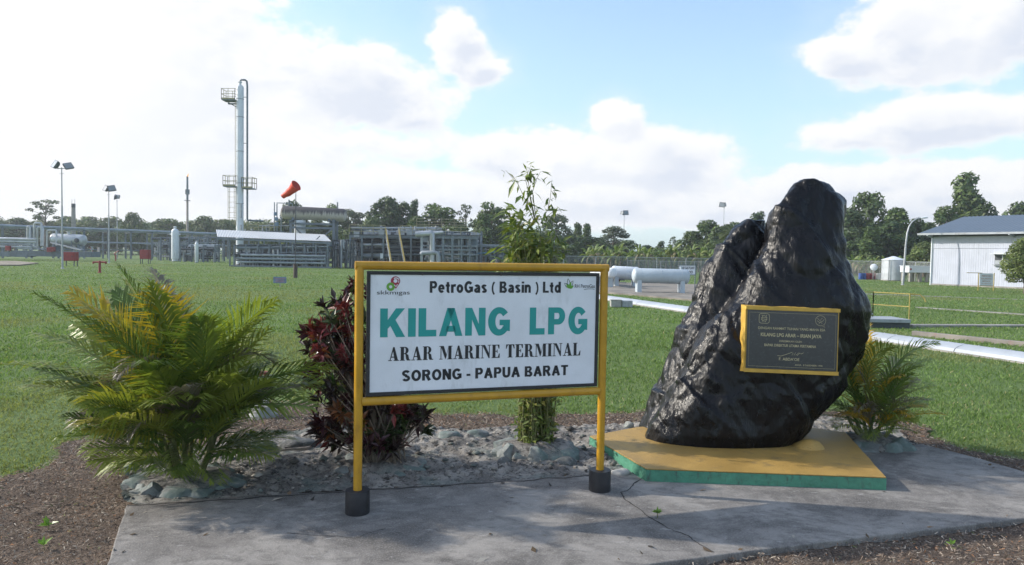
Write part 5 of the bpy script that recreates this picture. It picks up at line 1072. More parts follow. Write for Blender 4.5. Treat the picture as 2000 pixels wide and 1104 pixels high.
# ---- overhead drum on its steel stand
def drum():
    Y=124.; m,k,bb = newmat('stained_drum_paint'); oc=k.n('ShaderNodeTexCoord').outputs['Object']; s=k.n('ShaderNodeSeparateXYZ'); k.put(s.inputs[0],oc); zc=at(612,418,Y).z-GZ
    st=k.noise(k.vm('MULTIPLY',oc,(3.5,.4,.30)),1.6,5,.75); f=k.m('ADD',k.m('MULTIPLY',k.m('SUBTRACT',s.outputs[2],zc),1.0),k.m('MULTIPLY',k.m('SUBTRACT',st,.5),2.6)); c=k.mix(k.step(f,-.35,.45),(.46,.44,.37),(.060,.055,.058)); c=k.mix(k.m('MULTIPLY',k.step(k.noise(oc,2.5,5,.7),.5,.7),.3),c,(.12,.11,.10)); k.put(bb.inputs['Base Color'],c); bb.inputs['Roughness'].default_value=.65
    a,b=at(549,414.5,Y),at(677,421,Y); r=12.6/F*Y; c_=(a+b)/2; t=thing('reflux_drum','weather stained horizontal drum, dark above and cream below, high on a steel stand','tank',(c_.x,c_.y,GZ)); d=(b-a).normalized()
    MB().capsule(a+d*r*.5,b-d*r*.5,r,30,.5).build('shell',m,t)
    for f in (.2,.75): MB().box(a.lerp(b,f)+Vector((0,0,-r*.95)),(.4,1.6,.55)).build('saddle',M_STEEL,t,smooth=False)
    for f in (.12,.86): MB().tube([a.lerp(b,f)+Vector((0,0,r*.9)),a.lerp(b,f)+Vector((0,0,r*.9+1.2))],.12,8).build('vent',M_STEEL,t)
    s=thing('steel_stand','grey braced steel stand carrying the stained horizontal drum','frame',(c_.x,Y,GZ)); 
    for x in (572,655):
        for dy in (-1.1,1.1): q=at(x,431,Y); MB().bar(Vector((q.x,Y+dy,GZ)),Vector((q.x,Y+dy,q.z)),.40).build('column',M_STEEL,s,smooth=False)
        q=at(x,432,Y); MB().bar(Vector((q.x,Y-1.6,q.z)),Vector((q.x,Y+1.6,q.z)),.42,.35).build('crossbeam',M_STEEL,s,smooth=False)
    for y in (437,445,478):
        for dy in (-1.1,1.1): MB().bar(at(572,y,Y)+Vector((0,dy,0)),at(655,y+1.5,Y)+Vector((0,dy,0)),.34,.3).build('beam',M_STEEL,s,smooth=False)
    MB().bar(at(655,442,Y-1.1),at(633,461,Y-1.1),.22).build('brace',M_STEEL,s,smooth=False); MB().bar(at(574,442,Y-1.1),at(592,461,Y-1.1),.22).build('brace',M_STEEL,s,smooth=False)
    MB().lathe([(.95,0),(.95,2.6)],at(586,460,Y),n=18).build('downpipe',M_WTANK,s)
drum()
def gantry():
    Y=126.; c=at(530,500,Y); t=thing('pipe_gantry','thin steel gantry with handrails and small pipes between the tower and the drum','gantry',(c.x,Y,GZ)); P=lambda x,y,dy=0: at(x,y,Y+dy)
    mb=MB(); railing(mb,[P(484,452),P(548,450),P(548,450,2.5),P(484,452,2.5)],1.2,2,.07,1.5); mb.build('handrail',M_RAILF,t,smooth=False); MB().box((P(484,453)+P(548,451))/2+Vector((0,1.2,0)),(5.8,2.6,.2)).build('deck',M_STEEL,t,smooth=False)
    for x in (486,516,546): MB().bar(P(x,452),Vector((P(x,452).x,Y,GZ)),.25).build('post',M_STEEL,t,smooth=False)
    for x,y in ((536,395),(541,398),(549,412)): MB().tube([P(x,455),P(x,y)],.10,7).build('riser',M_PIPE,t)
    MB().tube([P(541,399),P(541,396.5),P(571,397.5),P(571,405)],.08,7).build('vent_loop',M_PIPE,t)
    for x0,x1,y in ((484,552,455),(480,560,461),(505,568,441)): MB().tube([P(x0,y,.5),P(x1,y,.5)],.1,7).build('pipe',M_STEEL2,t)
    for x,y in ((538,418),(540,428),(541,438)): MB().box(P(x,y),(.5,.5,.6)).build('instrument',mat('instrument_blue',(.16,.25,.36),.5),t,smooth=False,bevel=.05)
    for x,y in ((513,440),(521,443),(526,438),(479,447),(492,447)): MB().tube([P(x,452,.8),P(x,y,.8)],.12,7).build('vent_stub',M_STEEL2,t)
gantry()
# ---- process module with stair
def module():
    Y=116.; c=at(780,505,Y); t=thing('process_structure','two storey grey process structure with handrails and a yellow railed stair','process unit',(c.x,Y+5,GZ)); P=lambda x,y,dy=0.: at(x,y,Y)+Vector((0,dy,0))
    zs=P(780,463).z; r=random.Random(4)
    for x in (684,707,727,749,803,826,849):
        for dy in (0,5,10): q=P(x,463,dy); MB().bar(Vector((q.x,q.y,GZ)),Vector((q.x,q.y,zs)),.28).build('column',M_STEEL if r.random()<.7 else M_DSTEEL,t,smooth=False)
    for dy in (0,5,10): MB().bar(Vector((P(682,463).x,Y+dy,zs)),Vector((P(852,463).x,Y+dy,zs)),.3,.45).build('floor_beam',M_STEEL,t,smooth=False)
    MB().box(Vector(((P(682,463).x+P(852,463).x)/2,Y+5,zs+.27)),(P(852,463).x-P(682,463).x,10.6,.10)).build('grating_deck',M_DSTEEL,t,smooth=False)
    zl=lambda x,dy: Vector((P(x,463).x,Y+dy,zs+.32))
    mb=MB(); railing(mb,[zl(682,0),zl(752,0)],1.5,3,.08,1.6); railing(mb,[zl(782,0),zl(852,0)],1.5,3,.08,1.6); mb.build('handrail',M_RAILF,t,smooth=False)
    mb=MB(); railing(mb,[zl(682,10),zl(852,10),zl(852,0)],1.5,3,.08,1.6); mb.build('handrail',M_STEEL2,t,smooth=False)
    # stair towards the viewer
    a=zl(766,0); b=Vector((P(783,505).x+.6,Y-6.2,GZ)); st=MB(); w=1.05
    sd_=(b-a); o=None
    for s in (-1,1): o=MB().bar(a+Vector((s*w,0,0)),b+Vector((s*w,0,0)),.09,.38).build('stringer',M_STEEL2,t,smooth=False)
    mb=MB(); n=18
    for i in range(1,n): mb.box(a.lerp(b,i/n),(2*w,.28,.05))
    mb.build('stair_treads',M_STEEL,t,smooth=False)
    for s in (-1,1):
        mb=MB(); u=Vector((0,0,1.15))
        mb.bar(a+Vector((s*w,0,0))+u,b+Vector((s*w,0,0))+u,.10); mb.bar(a+Vector((s*w,0,0))+u*.5,b+Vector((s*w,0,0))+u*.5,.07)
        for i in range(6): q=a.lerp(b,i/5.)+Vector((s*w,0,0)); mb.bar(q,q+u,.07)
        mb.build('stair_handrail',M_RAIL,t,smooth=False)
    for k in range(40):
        y=r.uniform(468,503); dy=r.uniform(.3,9); x0=r.choice((682,690,707,727)); x1=r.choice((760,803,826,850)); MB().tube([P(x0,y,dy),P(x1,y,dy)],r.choice((.1,.16,.22,.3)),8).build('pipe',r.choice((M_PIPE,M_STEEL2,M_CLAD,M_STEEL,M_DSTEEL)),t)
    for k in range(60):
        x=r.uniform(684,850); dy=r.uniform(.5,9.5); yt=r.choice((470,480,452,446,440)); q=P(x,yt,dy); MB().tube([Vector((q.x,q.y,GZ)),q],r.choice((.09,.13,.2)),7).build('riser',r.choice((M_PIPE,M_STEEL2,M_DSTEEL,M_STEEL)),t)
    for x,dy,rr,hh in ((698,3,.5,5.),(716,6,.7,4.5),(738,3,.6,4.6),(790,7,.6,5.),(815,4,.7,4.2),(838,6,.6,5.)): q=P(x,505,dy); MB().capsule(Vector((q.x,q.y,GZ+.8)),Vector((q.x,q.y,GZ+hh)),rr,14,.4).build('exchanger',M_STEEL2 if rr<.65 else M_DSTEEL,t)
    for k in range(60): q=P(r.uniform(686,850),r.uniform(450,461),r.uniform(.8,9)); s=r.uniform(.3,.8); MB().box(q,(s,s,s*1.4)).build('valve',r.choice((M_STEEL2,M_DSTEEL,M_GALV)),t,smooth=False,bevel=.06)
    for x,y,dy in ((697,458,-.2),(745,455,-.2),(800,456,-.2),(832,468,-.2)): MB().box(P(x,y,dy),(.9,.1,.9)).build('panel',M_STEEL2,t,smooth=False)
    MB().box(P(748,500,-1.2),(.45,.05,.8)).build('notice_plate',M_WTANK,t,smooth=False)
module()
pipe_frame('pipe_bank','dark tangle of pipes standing behind the stair structure','pipework',686,852,447,500,129,3,9,20,50,31,M_DSTEEL)  # dark steel posts for depth, shade between structures put into the colour
pipe_frame('pipe_bank','dark upright pipe bank between the pump shelter and the stair structure','pipework',650,690,468,516,114,4,4,12,26,33,M_DSTEEL)  # dark posts again, depth shade carried by the colour
pipe_frame('pipe_bank','pipe bank behind the cooler structure, tops showing above its deck','pipework',845,940,452,500,124,3,6,14,30,35)
def cooler():
    Y=110.; c=at(893,508,Y); t=thing('cooler_structure','grey steel cooler structure with big bends of pale pipe right of the stair','process unit',(c.x,Y+4,GZ)); P=lambda x,y,dy=0.: at(x,y,Y)+Vector((0,dy,0)); r=random.Random(8)
    for x in (824,846,866,884,902,918,932):
        for dy in (0,8): q=P(x,460,dy); MB().bar(Vector((q.x,q.y,GZ)),q,.36 if x<900 else .22).build('column',M_STEEL2 if x in (824,) else M_STEEL,t,smooth=False)
    for y in (460,464,480,487,496):
        for dy in (0,8): MB().bar(P(822,y,dy),P(934,y+1.6,dy),.26).build('beam',M_STEEL,t,smooth=False)
    MB().box(P(878,459.5,4),(8.8,8.4,.12)).build('deck',M_DSTEEL,t,smooth=False); mb=MB(); railing(mb,[P(800,440,8),P(905,442,8)],1.4,3,.08,1.7); railing(mb,[P(870,459,0),P(930,460,0)],1.2,2,.07,1.6); mb.build('handrail',M_RAILF,t,smooth=False)
    MB().tube([P(812,458,-.3),P(842,455.5,-.3),P(844.5,457,-.3),P(845,512,-.3)],.42,12).build('header_pipe',M_CLAD,t); MB().tube([P(843,456,-.2),P(866,454,-.2)],.25,10).build('header_pipe',M_CLAD,t)
    MB().tube([P(824,497,-.6),P(826,494,-.6),P(850,493.5,-.6),P(855,495,-.6),P(857,500,-.6),P(857,512,-.6)],.34,12).build('header_pipe',M_STEEL2,t)
    for x0,x1,y0,y1 in ((909,931,462,482),(868,905,466,478)): MB().box((P(x0,y0,3)+P(x1,y1,3))/2,(P(x1,y0).x-P(x0,y0).x,3.2,P(x0,y0).z-P(x0,y1).z)).build('cooler_box',mat('blue_grey_panel',(.17,.22,.27),.5,var=.15),t,smooth=False,bevel=.04)
    MB().box(P(926,459,2),(1.2,1.5,.8)).build('fan_motor',M_STEEL2,t,smooth=False,bevel=.06)
    for k in range(24): x=r.uniform(826,932); dy=r.uniform(-.3,7); q=P(x,r.choice((462,470,482,490)),dy); MB().tube([Vector((q.x,q.y,GZ)),q],r.choice((.08,.12,.18)),7).build('riser',r.choice((M_PIPE,M_STEEL2,M_STEEL,M_DSTEEL,M_GALV)),t)
    for k in range(14): y=r.uniform(482,508); dy=r.uniform(0,7); MB().tube([P(r.choice((824,846,866)),y,dy),P(r.choice((902,932)),y+1,dy)],r.choice((.1,.15,.2)),7).build('pipe',r.choice((M_PIPE,M_STEEL,M_DSTEEL)),t)
    for k in range(26): q=P(r.uniform(826,930),r.uniform(490,508),r.uniform(0,6)); s=r.uniform(.4,1.0); MB().box(q,(s,s,s)).build('valve',r.choice((M_STEEL2,M_DSTEEL,M_STEEL)),t,smooth=False,bevel=.07)
cooler()
t=pipe_frame('low_pipe_rack','low pipe rack with pale pipes between the cooler and the leafy shrub','pipe rack',932,1000,480,510,116,5,5,10,10,15)
MB().box(at(962,479,116)+Vector((0,2,0)),(5,4.4,.25)).build('pipe_deck',M_STEEL2,t,smooth=False)
a,b=at(934,494.5,112),at(966,493,112); o=MB().box((a+b)/2,((b-a).length,3.,.14),Matrix.Rotation(rad(-6),3,'Y')).build('blue_canopy',M_BLUEP,None,smooth=False); tag(o,'small blue sloping canopy in front of the low pipe rack','canopy')
# ---- windsock
def windsock():
    p=G(577,543,GZ); t=thing('windsock','bright red windsock flying from a thin pole on the lawn','windsock',p); h=at(579,380,p.y).z-GZ
    MB().tube([p,p+Vector((0,0,1.4))],[.20,.19],12).build('base_post',mat('rust_brown_post',(.075,.055,.05),.8,var=.3),t); MB().tube([p+Vector((0,0,1.35)),p+Vector((0,0,h))],[.055,.035],8).build('pole',M_DSTEEL,t)
    a,b=at(580,363,p.y),at(550,383,p.y); a.y-=.25; b.y+=.35; pts=[];rs=[]
    for i in range(9): f=i/8.; pts.append(a.lerp(b,f)+Vector((0,0,-.10*math.sin(math.pi*f)+.02*math.sin(f*17)))); rs.append((.54-.30*f**.75)*(1+.05*math.sin(f*14)))
    MB().tube(pts,rs,20,caps=False).build('sock',M_SOCK,t); d=(a-b).normalized()
    MB().lathe([(.55,-.03),(.58,0),(.55,.03),(.52,0),(.55,-.03)],a,d,20).build('mouth_ring',M_SOCK,t); i_=MB().lathe([(.5,-.02),(.5,.0)],a-d*.10,d,20).build('sock_lining',mat('sock_inside',(.72,.03,.03),.6),t)
    MB().bar(p+Vector((0,0,h-.02)),a,.04).build('swivel_arm',M_DSTEEL,t,smooth=False)
windsock()
def small_notice():
    p=G(547,561,GZ); t=thing('notice_board','small blue notice board on a thin stake in the lawn left of the sign','notice',p); c=at(547,547,p.y); MB().tube([p,Vector((p.x,p.y,c.z))],.03,6).build('stake',M_STEEL2,t); MB().box(c+Vector((0,-.04,0)),(.95,.03,.46)).build('panel',mat('notice_blue',(.16,.21,.32),.5),t,smooth=False)
    mb=MB(); 
    for k,(w,z) in enumerate(((.74,.10),(.6,-.02),(.68,-.13))): mb.box(c+Vector((0,-.06,z)),(w,.01,.05))
    mb.build('faded_line',mat('faded_red_line',(.34,.18,.22),.6),t,smooth=False)
small_notice()
# ---- right: white tanks, name plate, fences
ZF=lambda px,py: G(px,py,GZ).z
M_TANKB=mat('pale_blue_tank_paint',(.42,.48,.53),.45,var=.08,scale=.8,dirt=(.28,.29,.29,.4))
h_tank('large pale blue white horizontal tank on two saddles behind the right post of the sign','gas_tank',1234,538,1347,541,52,29,M_TANKB,((.12,GZ),(.86,GZ)),'white horizontal gas tanks',((.85,.12,.08),))
h_tank('brighter white horizontal tank just behind the left end of the pale blue one','gas_tank',1192,532,1250,535,62,26,M_WTANK,((.2,GZ),(.8,GZ)),'white horizontal gas tanks')
h_tank('small white horizontal tank showing its round end beside the sign post','gas_tank',1160,532,1197,533,66,17,M_WTANK,((.4,GZ),(.8,GZ)),'white horizontal gas tanks',None,58)
p=G(1205,556,GZ); t=thing('pump_set','dark red pump set standing between the white horizontal tanks','pump',p); MB().box(p+Vector((0,0,.12)),(1.6,.9,.24)).build('plinth',M_CONC,t,smooth=False,bevel=.02); MB().capsule(p+Vector((-.5,0,.55)),p+Vector((.2,0,.55)),.28,14,.4).build('motor',mat('dark_red_paint',(.10,.025,.03),.5),t); MB().lathe([(.3,0),(.3,.25),(.1,.3)],p+Vector((.45,0,.4)),n=12).build('pump_body',M_DSTEEL,t); MB().tube([p+Vector((.45,0,.7)),p+Vector((.45,0,1.3)),p+Vector((.9,.1,1.4))],.09,8).build('pipe',M_REDP,t)
def plate(label,name,x0,x1,y0,y1,pyb,lines,m_board,m_post,m_ink,legs_x,posts_full=True,frame=None):
    p=G((x0+x1)/2,pyb,GZ); Y=p.y; t=thing(name,label,'sign',p); a=at(x0,y0,Y); b=at(x1,y1,Y); c=(a+b)/2; W=b.x-a.x; H=a.z-b.z
    MB().box(c,(W,.04,H)).build('panel',m_board,t,smooth=False)
    for x in legs_x: q=at(x,pyb,Y); MB().bar(Vector((q.x,Y+.05,GZ)),Vector((q.x,Y+.05,a.z+.04)),.06).build('post',m_post,t,smooth=False)
    if frame: MB().bar(Vector((at(legs_x[0],0,Y).x,Y,a.z+.03)),Vector((at(legs_x[1],0,Y).x,Y,a.z+.03)),.06).build('top_bar',m_post,t,smooth=False); MB().bar(Vector((a.x,Y,b.z-.03)),Vector((b.x,Y,b.z-.03)),.06).build('bottom_bar',m_post,t,smooth=False)
    else:
        mb=MB(); 
        for z in (-H/2,H/2): mb.bar(c+Vector((-W/2,-.03,z)),c+Vector((W/2,-.03,z)),.05)
        for x in (-W/2,W/2): mb.bar(c+Vector((x,-.03,-H/2)),c+Vector((x,-.03,H/2)),.05)
        mb.build('frame',m_post,t,smooth=False)
    for s,xa,xb,yb,cap,bo in lines:
        mb=MB(); text_into(mb,s,-W/2+xa*W,-W/2+xb*W,-H/2+yb*H,cap*H,bo); mapped(mb,lambda v: c+Vector((v.x,-.026,v.y))); mb.build('lettering',m_ink,t,smooth=False)
plate('small white plate lettered ARAR GAS PLANT on grey posts in front of the tank','name_plate',1326,1358,518,537,571,(('ARAR GAS PLANT',.05,.95,.58,.28,.03),('"ARAR" BLOCK',.12,.86,.14,.28,.03)),M_WHITE,M_STEEL,M_INK,(1326,1357))
plate('white notice with red lettering in a yellow frame on the lawn by the warehouse','warning_notice',1914,1939,534,558,568,(('PERHATIAN',.15,.85,.72,.13,.01),('DILARANG',.12,.88,.50,.12,.01),('MEROKOK',.2,.8,.30,.11,.01),('DI DAERAH INI',.15,.85,.12,.08,.0)),M_WHITE,M_RAIL,mat('faded_red_letter',(.42,.20,.17),.6),(1911,1941),frame=True)
M_MESH=None
def meshmat():
    m,k,b=newmat('chain_link'); nt=k.nt; oc=k.n('ShaderNodeTexCoord').outputs['Object']; s=k.n('ShaderNodeSeparateXYZ'); k.put(s.inputs[0],oc); u=k.m('ADD',s.outputs[0],s.outputs[1])
    q=[k.m('LESS_THAN',k.m('FRACT',k.m('MULTIPLY',k.m(o,u,s.outputs[2]),7.)),.13) for o in ('ADD','SUBTRACT')]; f=k.m('MAXIMUM',*q)
    b.inputs['Base Color'].default_value=(.30,.32,.33,1); tr=k.n('ShaderNodeBsdfTransparent'); mx=k.n('ShaderNodeMixShader'); k.put(mx.inputs[0],f); nt.links.new(tr.outputs[0],mx.inputs[1]); nt.links.new(b.outputs[0],mx.inputs[2]); nt.links.new(mx.outputs[0],nt.nodes['Material Output'].inputs[0]); return m
M_MESH=meshmat()
def fence(label,pts,h,step):
    c=sum((Vector(p) for p in pts),Vector())/len(pts); t=thing('chain_link_fence',label,'fence',(c.x,c.y,GZ))
    for a,b in zip(pts,pts[1:]):
        a=Vector(a);b=Vector(b);a.z=b.z=GZ; n=max(1,round((b-a).length/step)); up=Vector((0,0,h)); MB().add([a,b,b+up,a+up],[(0,1,2,3)]).build('mesh_panel',M_MESH,t,smooth=False); MB().tube([a+up,b+up],.035,6).build('top_rail',M_GALV,t)
        for i in range(n+1):
            q=a.lerp(b,i/n); d=Vector((0,-.35,.35)); MB().tube([q,q+up],.05,6).build('post',M_GALV,t); 
fence('tall chain link fence behind the white tanks below the banana plants',[at(1100,520,92),at(1225,520,95),at(1395,522,98)],2.6,4.5); fence('chain link fence enclosing the silver water tank and drums at right',[at(1655,545,104),at(1700,545,102),at(1835,550,92)],2.6,4.0)
fence('low chain link fence in front of the banana grove left of the boulder',[at(1225,520,120),at(1490,520,118)],2.0,6.)
M_COVER=mat('cover_white_paint',(.38,.41,.45),.5,var=.1,dirt=(.28,.28,.28,.4),scale=.8)
def trench():
    a,b=G(1120,576,GZ),G(2260,745,GZ); d=(b-a).normalized(); n_=Vector((-d.y,d.x,0)); 
    if n_.y<0: n_=-n_
    t=thing('pipe_trench_cover','long low white metal cover over a concrete pipe trench crossing the lawn','trench cover',(a+b)/2); L=(b-a).length; W=.80
    def prof(mb,P): 
        k_=len(P); mb.add([q+n_*x+Vector((0,0,z)) for q in (a,b) for x,z in P],[(i,(i+1)%k_,k_+(i+1)%k_,k_+i) for i in range(k_)]+[list(reversed(range(k_))),list(range(k_,2*k_))]); return mb
    cp=[(-W/2-.05,.03),(-W/2+.02,.14),(-W/2+.16,.20),(-.05,.25),(.12,.25),(W/2-.1,.23),(W/2-.02,.16),(W/2+.05,.03)]
    n=int(L/2.4)
    for i in range(n):
        p0=a.lerp(b,i/n); p1=a.lerp(b,(i+1)/n-.0008); k_=len(cp); mb=MB(); mb.add([q+n_*x+Vector((0,0,z)) for q in (p0,p1) for x,z in cp],[(j,(j+1)%k_,k_+(j+1)%k_,k_+j) for j in range(k_)]+[list(reversed(range(k_))),list(range(k_,2*k_))]); o=mb.build('cover_sheet',M_COVER,t,smooth=False)
        rb=MB(); 
        for j in range(5): q=p0.lerp(p1,(j+.5)/5)+n_*(W/2-.16)+Vector((0,0,.228)); rb.lathe([(.022,0),(.018,.02),(.001,.025)],q,n=6)
        rb.build('rivet_row',M_GALV,o)
    prof(MB(),[(-W/2-.10,-.2),(-W/2-.10,.05),(W/2+.10,.05),(W/2+.10,-.2)]).build('concrete_kerb',M_CONC,t,smooth=False)
    global KEEPOUT
    KEEPOUT=[P2([a-n_*(W/2+.2),b-n_*(W/2+.2),b+n_*(W/2+.2),a+n_*(W/2+.2)])]
    return a,b,n_
KEEPOUT=[]
TA,TB,TN=trench()
p=G(1213,600,GZ); t=thing('valve_box','small white concrete box standing beside the white trench cover','box',p); MB().box(p+Vector((-.28,.1,.18)),(.55,.5,.36)).build('body',M_STP,t,smooth=False,bevel=.02); MB().box(p+Vector((.32,.12,.18)),(.55,.5,.34)).build('grey_box',M_STEEL2,t,smooth=False,bevel=.02); MB().box(p+Vector((-.28,.1,.375)),(.59,.54,.03)).build('lid',M_STP,t,smooth=False)
def bund():
    a,b=G(1780,655,GZ),G(2300,709,GZ); o=MB(); d=(b-a).normalized(); n_=Vector((-d.y,d.x,0)); mb=MB()
    mb.add([q+n_*x+Vector((0,0,z)) for q in (a,b) for x,z in ((0,-.2),(.22,-.2),(.22,.16),(0,.16))],[(0,1,5,4),(1,2,6,5),(2,3,7,6),(3,0,4,7),(3,2,1,0),(4,5,6,7)])
    m=mat('stained_bund_wall',(.22,.20,.18),.85,var=.25,scale=.9,dirt=(.30,.10,.09,.6),bump=.3,bscale=15); o=mb.build('low_wall',m,None,smooth=False,bevel=.015); tag(o,'low concrete wall with faded red stains behind the white trench cover','wall')
    a,b=G(1785,640,GZ),G(2300,641,GZ); mb=MB(); mb.add([q+Vector((0,y,z)) for q in (a,b) for y,z in ((0,-.2),(.5,-.2),(.5,.10),(0,.10))],[(0,1,5,4),(1,2,6,5),(2,3,7,6),(3,0,4,7),(3,2,1,0),(4,5,6,7)]); o=mb.build('kerb',M_CONC,None,smooth=False); tag(o,kind='structure')
    for k,(p0,p1,w) in enumerate(((( 1600,572),(2250,596),.16),((1790,602),(2250,633),.16))):
        a,b=G(*p0,GZ),G(*p1,GZ); d=(b-a).normalized(); nn=Vector((-d.y,d.x,0))*w; mb=MB(); mb.prism([((q).x,(q).y) for q in (a-nn,b-nn,b+nn,a+nn)],GZ-.2,GZ+.07); o=mb.build('path',M_CONC,None,smooth=False); tag(o,kind='structure')
        KEEPOUT.append(P2([a-nn,b-nn,b+nn,a+nn]))
    q=[G(1090,566,GZ),G(1350,589,GZ),G(1430,596,GZ),G(1440,560,GZ),G(1290,556,GZ),G(1100,552,GZ)]; o=MB().prism(P2(q),GZ-.1,GZ+.13).build('gravel_yard',mat('gravel_yard',(.20,.18,.155),.95,var=.3,scale=.7),None,smooth=False); tag(o,kind='structure'); KEEPOUT.append(P2(q))
    q=[G(-200,520,GZ),G(40,519,GZ),G(75,515,GZ),G(30,511,GZ),G(-200,511,GZ)]; o=MB().prism(P2(q),GZ-.1,GZ+.13).build('bare_ground',mat('bare_ground',(.20,.17,.13),.95,var=.3,scale=.4),None,smooth=False); tag(o,kind='structure')
bund()
def deck():
    a,b=G(1690,640,GZ),G(1776,642,GZ); c=(a+b)/2; t=thing('inspection_platform','low blue grey steel platform with yellow handrail beside the white trench cover','platform',c); W=(b-a).length; z=.30
    MB().box(c+Vector((0,.6,z)),(W,1.5,.14)).build('deck',M_STEEL2,t,smooth=False,bevel=.01); MB().box(c+Vector((.1,.6,.05)),(W*.9,1.3,.36)).build('support',M_DSTEEL,t,smooth=False)
    mb=MB(); zr=z+.07; e=c+Vector((W/2-.05,-.1,zr)); f=c+Vector((-W/2-3.2,1.1,zr)); m_=c+Vector((W/2-.9,1.1,zr)); railing(mb,[f,m_],1.02,2,.032,1.6); mb.build('handrail',M_RAIL,t,smooth=False)
    mb=MB(); railing(mb,[m_,e],1.02,2,.032,2.5); T=e+Vector((0,0,1.02)); mb.tube([T,T+Vector((.35,-.1,-.02)),T+Vector((.5,-.15,-.16)),T+Vector((.55,-.16,-.3))],.024,6); mb.build('handrail',M_RAIL,t,smooth=False)
    mb=MB(); mb.tube([c+Vector((-W/2+.1,.5,z+.1)),c+Vector((-W/2+.2,.5,z+.22)),c+Vector((-W/2+.5,.5,z+.22))],.03,6); mb.build('small_pipe',M_GALV,t)
deck()
def street_light():
    p=G(1763,557,GZ); Y=p.y; t=thing('street_lamp','tall galvanised street lamp with curved arm standing by the warehouse','street lamp',p); pts=[p]+[at(x,y,Y) for x,y in ((1766,520),(1769,480),(1772,455),(1776,442),(1782,433),(1790,427.5),(1799,425.5))]
    MB().tube(pts,[.14,.12,.105,.09,.08,.075,.07,.065],12).build('pole',M_GALV,t); a=at(1797,426,Y); b=at(1811,424,Y); d=(b-a).normalized(); mb=MB(); mb.lathe([(.05,0),(.15,.15),(.2,.5),(.16,.8),(.001,.86)],a,d,14); mb.v=[Vector((v.x,v.y,a.z+(v.z-a.z)*.6)) for v in mb.v]; mb.build('lamp_head',M_WTANK,t); MB().lathe([(.2,0),(.2,.06),(.14,.08)],p,n=12).build('base_flange',M_GALV,t)
street_light()
def warehouse():
    A=Vector((48.,82.,GZ)); d=Vector((4.9,-8.,0)).normalized(); n_=Vector((8.,4.9,0)).normalized(); H=5.75; L=26.; D=17.; up=Vector((0,0,1)); t=thing('warehouse','white corrugated warehouse with a blue grey pitched roof at the right edge','warehouse',A+d*L/2+n_*D/2)
    mb=MB(); corrugated(mb,A+up*.02,A+d*L+up*.02,up*(H-1.6),110,.014); mb.build('wall',M_WALLW,t,smooth=False); mb=MB(); corrugated(mb,A+up*(H-1.55)+n_*-.03,A+d*L+up*(H-1.55)+n_*-.03,up*1.55,110,.014); mb.build('wall',M_WALLW,t,smooth=False)
    R=H+2.15; g=[A,A+n_*D,A+n_*D+up*H,A+n_*D/2+up*(R-.1),A+up*H]; MB().add(g,[(0,1,2,3,4)]).build('gable_wall',M_WALLW,t,smooth=False); MB().add([A+n_*D,A+n_*D+d*L,A+n_*D+d*L+up*H,A+n_*D+up*H],[(0,1,2,3)]).build('wall',M_WALLW,t,smooth=False)
    o_=1.1; e=1.3; zz=-.28
    for s in (0,1):
        a=A-d*o_+(n_*-e if s==0 else n_*(D+e))+up*(H+zz+.35); r_=A-d*o_+n_*D/2+up*(R+.25); mb=MB(); corrugated(mb,a,a+d*(L+2*o_),(r_-a),60,.06,.05); mb.build('roof',M_ROOFW,t,smooth=False)
    MB().bar(A-d*o_+n_*-e+up*(H+.04),A+d*(L+o_)+n_*-e+up*(H+.04),.08,.22).build('gutter',M_STEEL2,t,smooth=False); MB().bar(A+n_*-.1+up*(H-.05),A+d*L+n_*-.1+up*(H-.05),.1,.35).build('eaves_gap_shade',M_DSTEEL,t,smooth=False)  # last bar is a dark strip painting the shade under the eaves
    for f in (.0,.32,.66,1.): MB().bar(A+d*L*f+n_*-.05+up*(H-.3),A+d*L*f+n_*-e+up*(H-.05),.12,.25).build('rafter_end',M_STEEL2,t,smooth=False)
    MB().bar(A+n_*-.08+d*-.05,A+n_*-.08+d*-.05+up*H,.16).build('corner_flashing',M_WTANK,t,smooth=False); MB().bar(A+n_*-.06+up*.08,A+d*L+n_*-.06+up*.08,.12,.22).build('base_kerb',M_CONC,t,smooth=False)
    c=A+d*7.3+up*3.0; w=MB().box(c+n_*-.06,(1.5,.12,1.0),Matrix.Rotation(math.atan2(d.y,d.x),3,'Z')).build('window',M_DSTEEL,t,smooth=False)
    MB().box(c+n_*-.35+up*.62,(1.9,.8,.06),Matrix.Rotation(math.atan2(d.y,d.x),3,'Z')).build('hood',M_WTANK,w,smooth=False); MB().box(c+n_*-.2+up*-.55,(1.7,.35,.08),Matrix.Rotation(math.atan2(d.y,d.x),3,'Z')).build('sill',M_STEEL2,w,smooth=False); MB().box(c+n_*-.13,(.07,.05,1.0),Matrix.Rotation(math.atan2(d.y,d.x),3,'Z')).build('mullion',M_WTANK,w,smooth=False); MB().box(c+n_*-.13+up*-.25,(1.4,.04,.4),Matrix.Rotation(math.atan2(d.y,d.x),3,'Z')).build('pane',M_STEEL2,w,smooth=False)
warehouse()
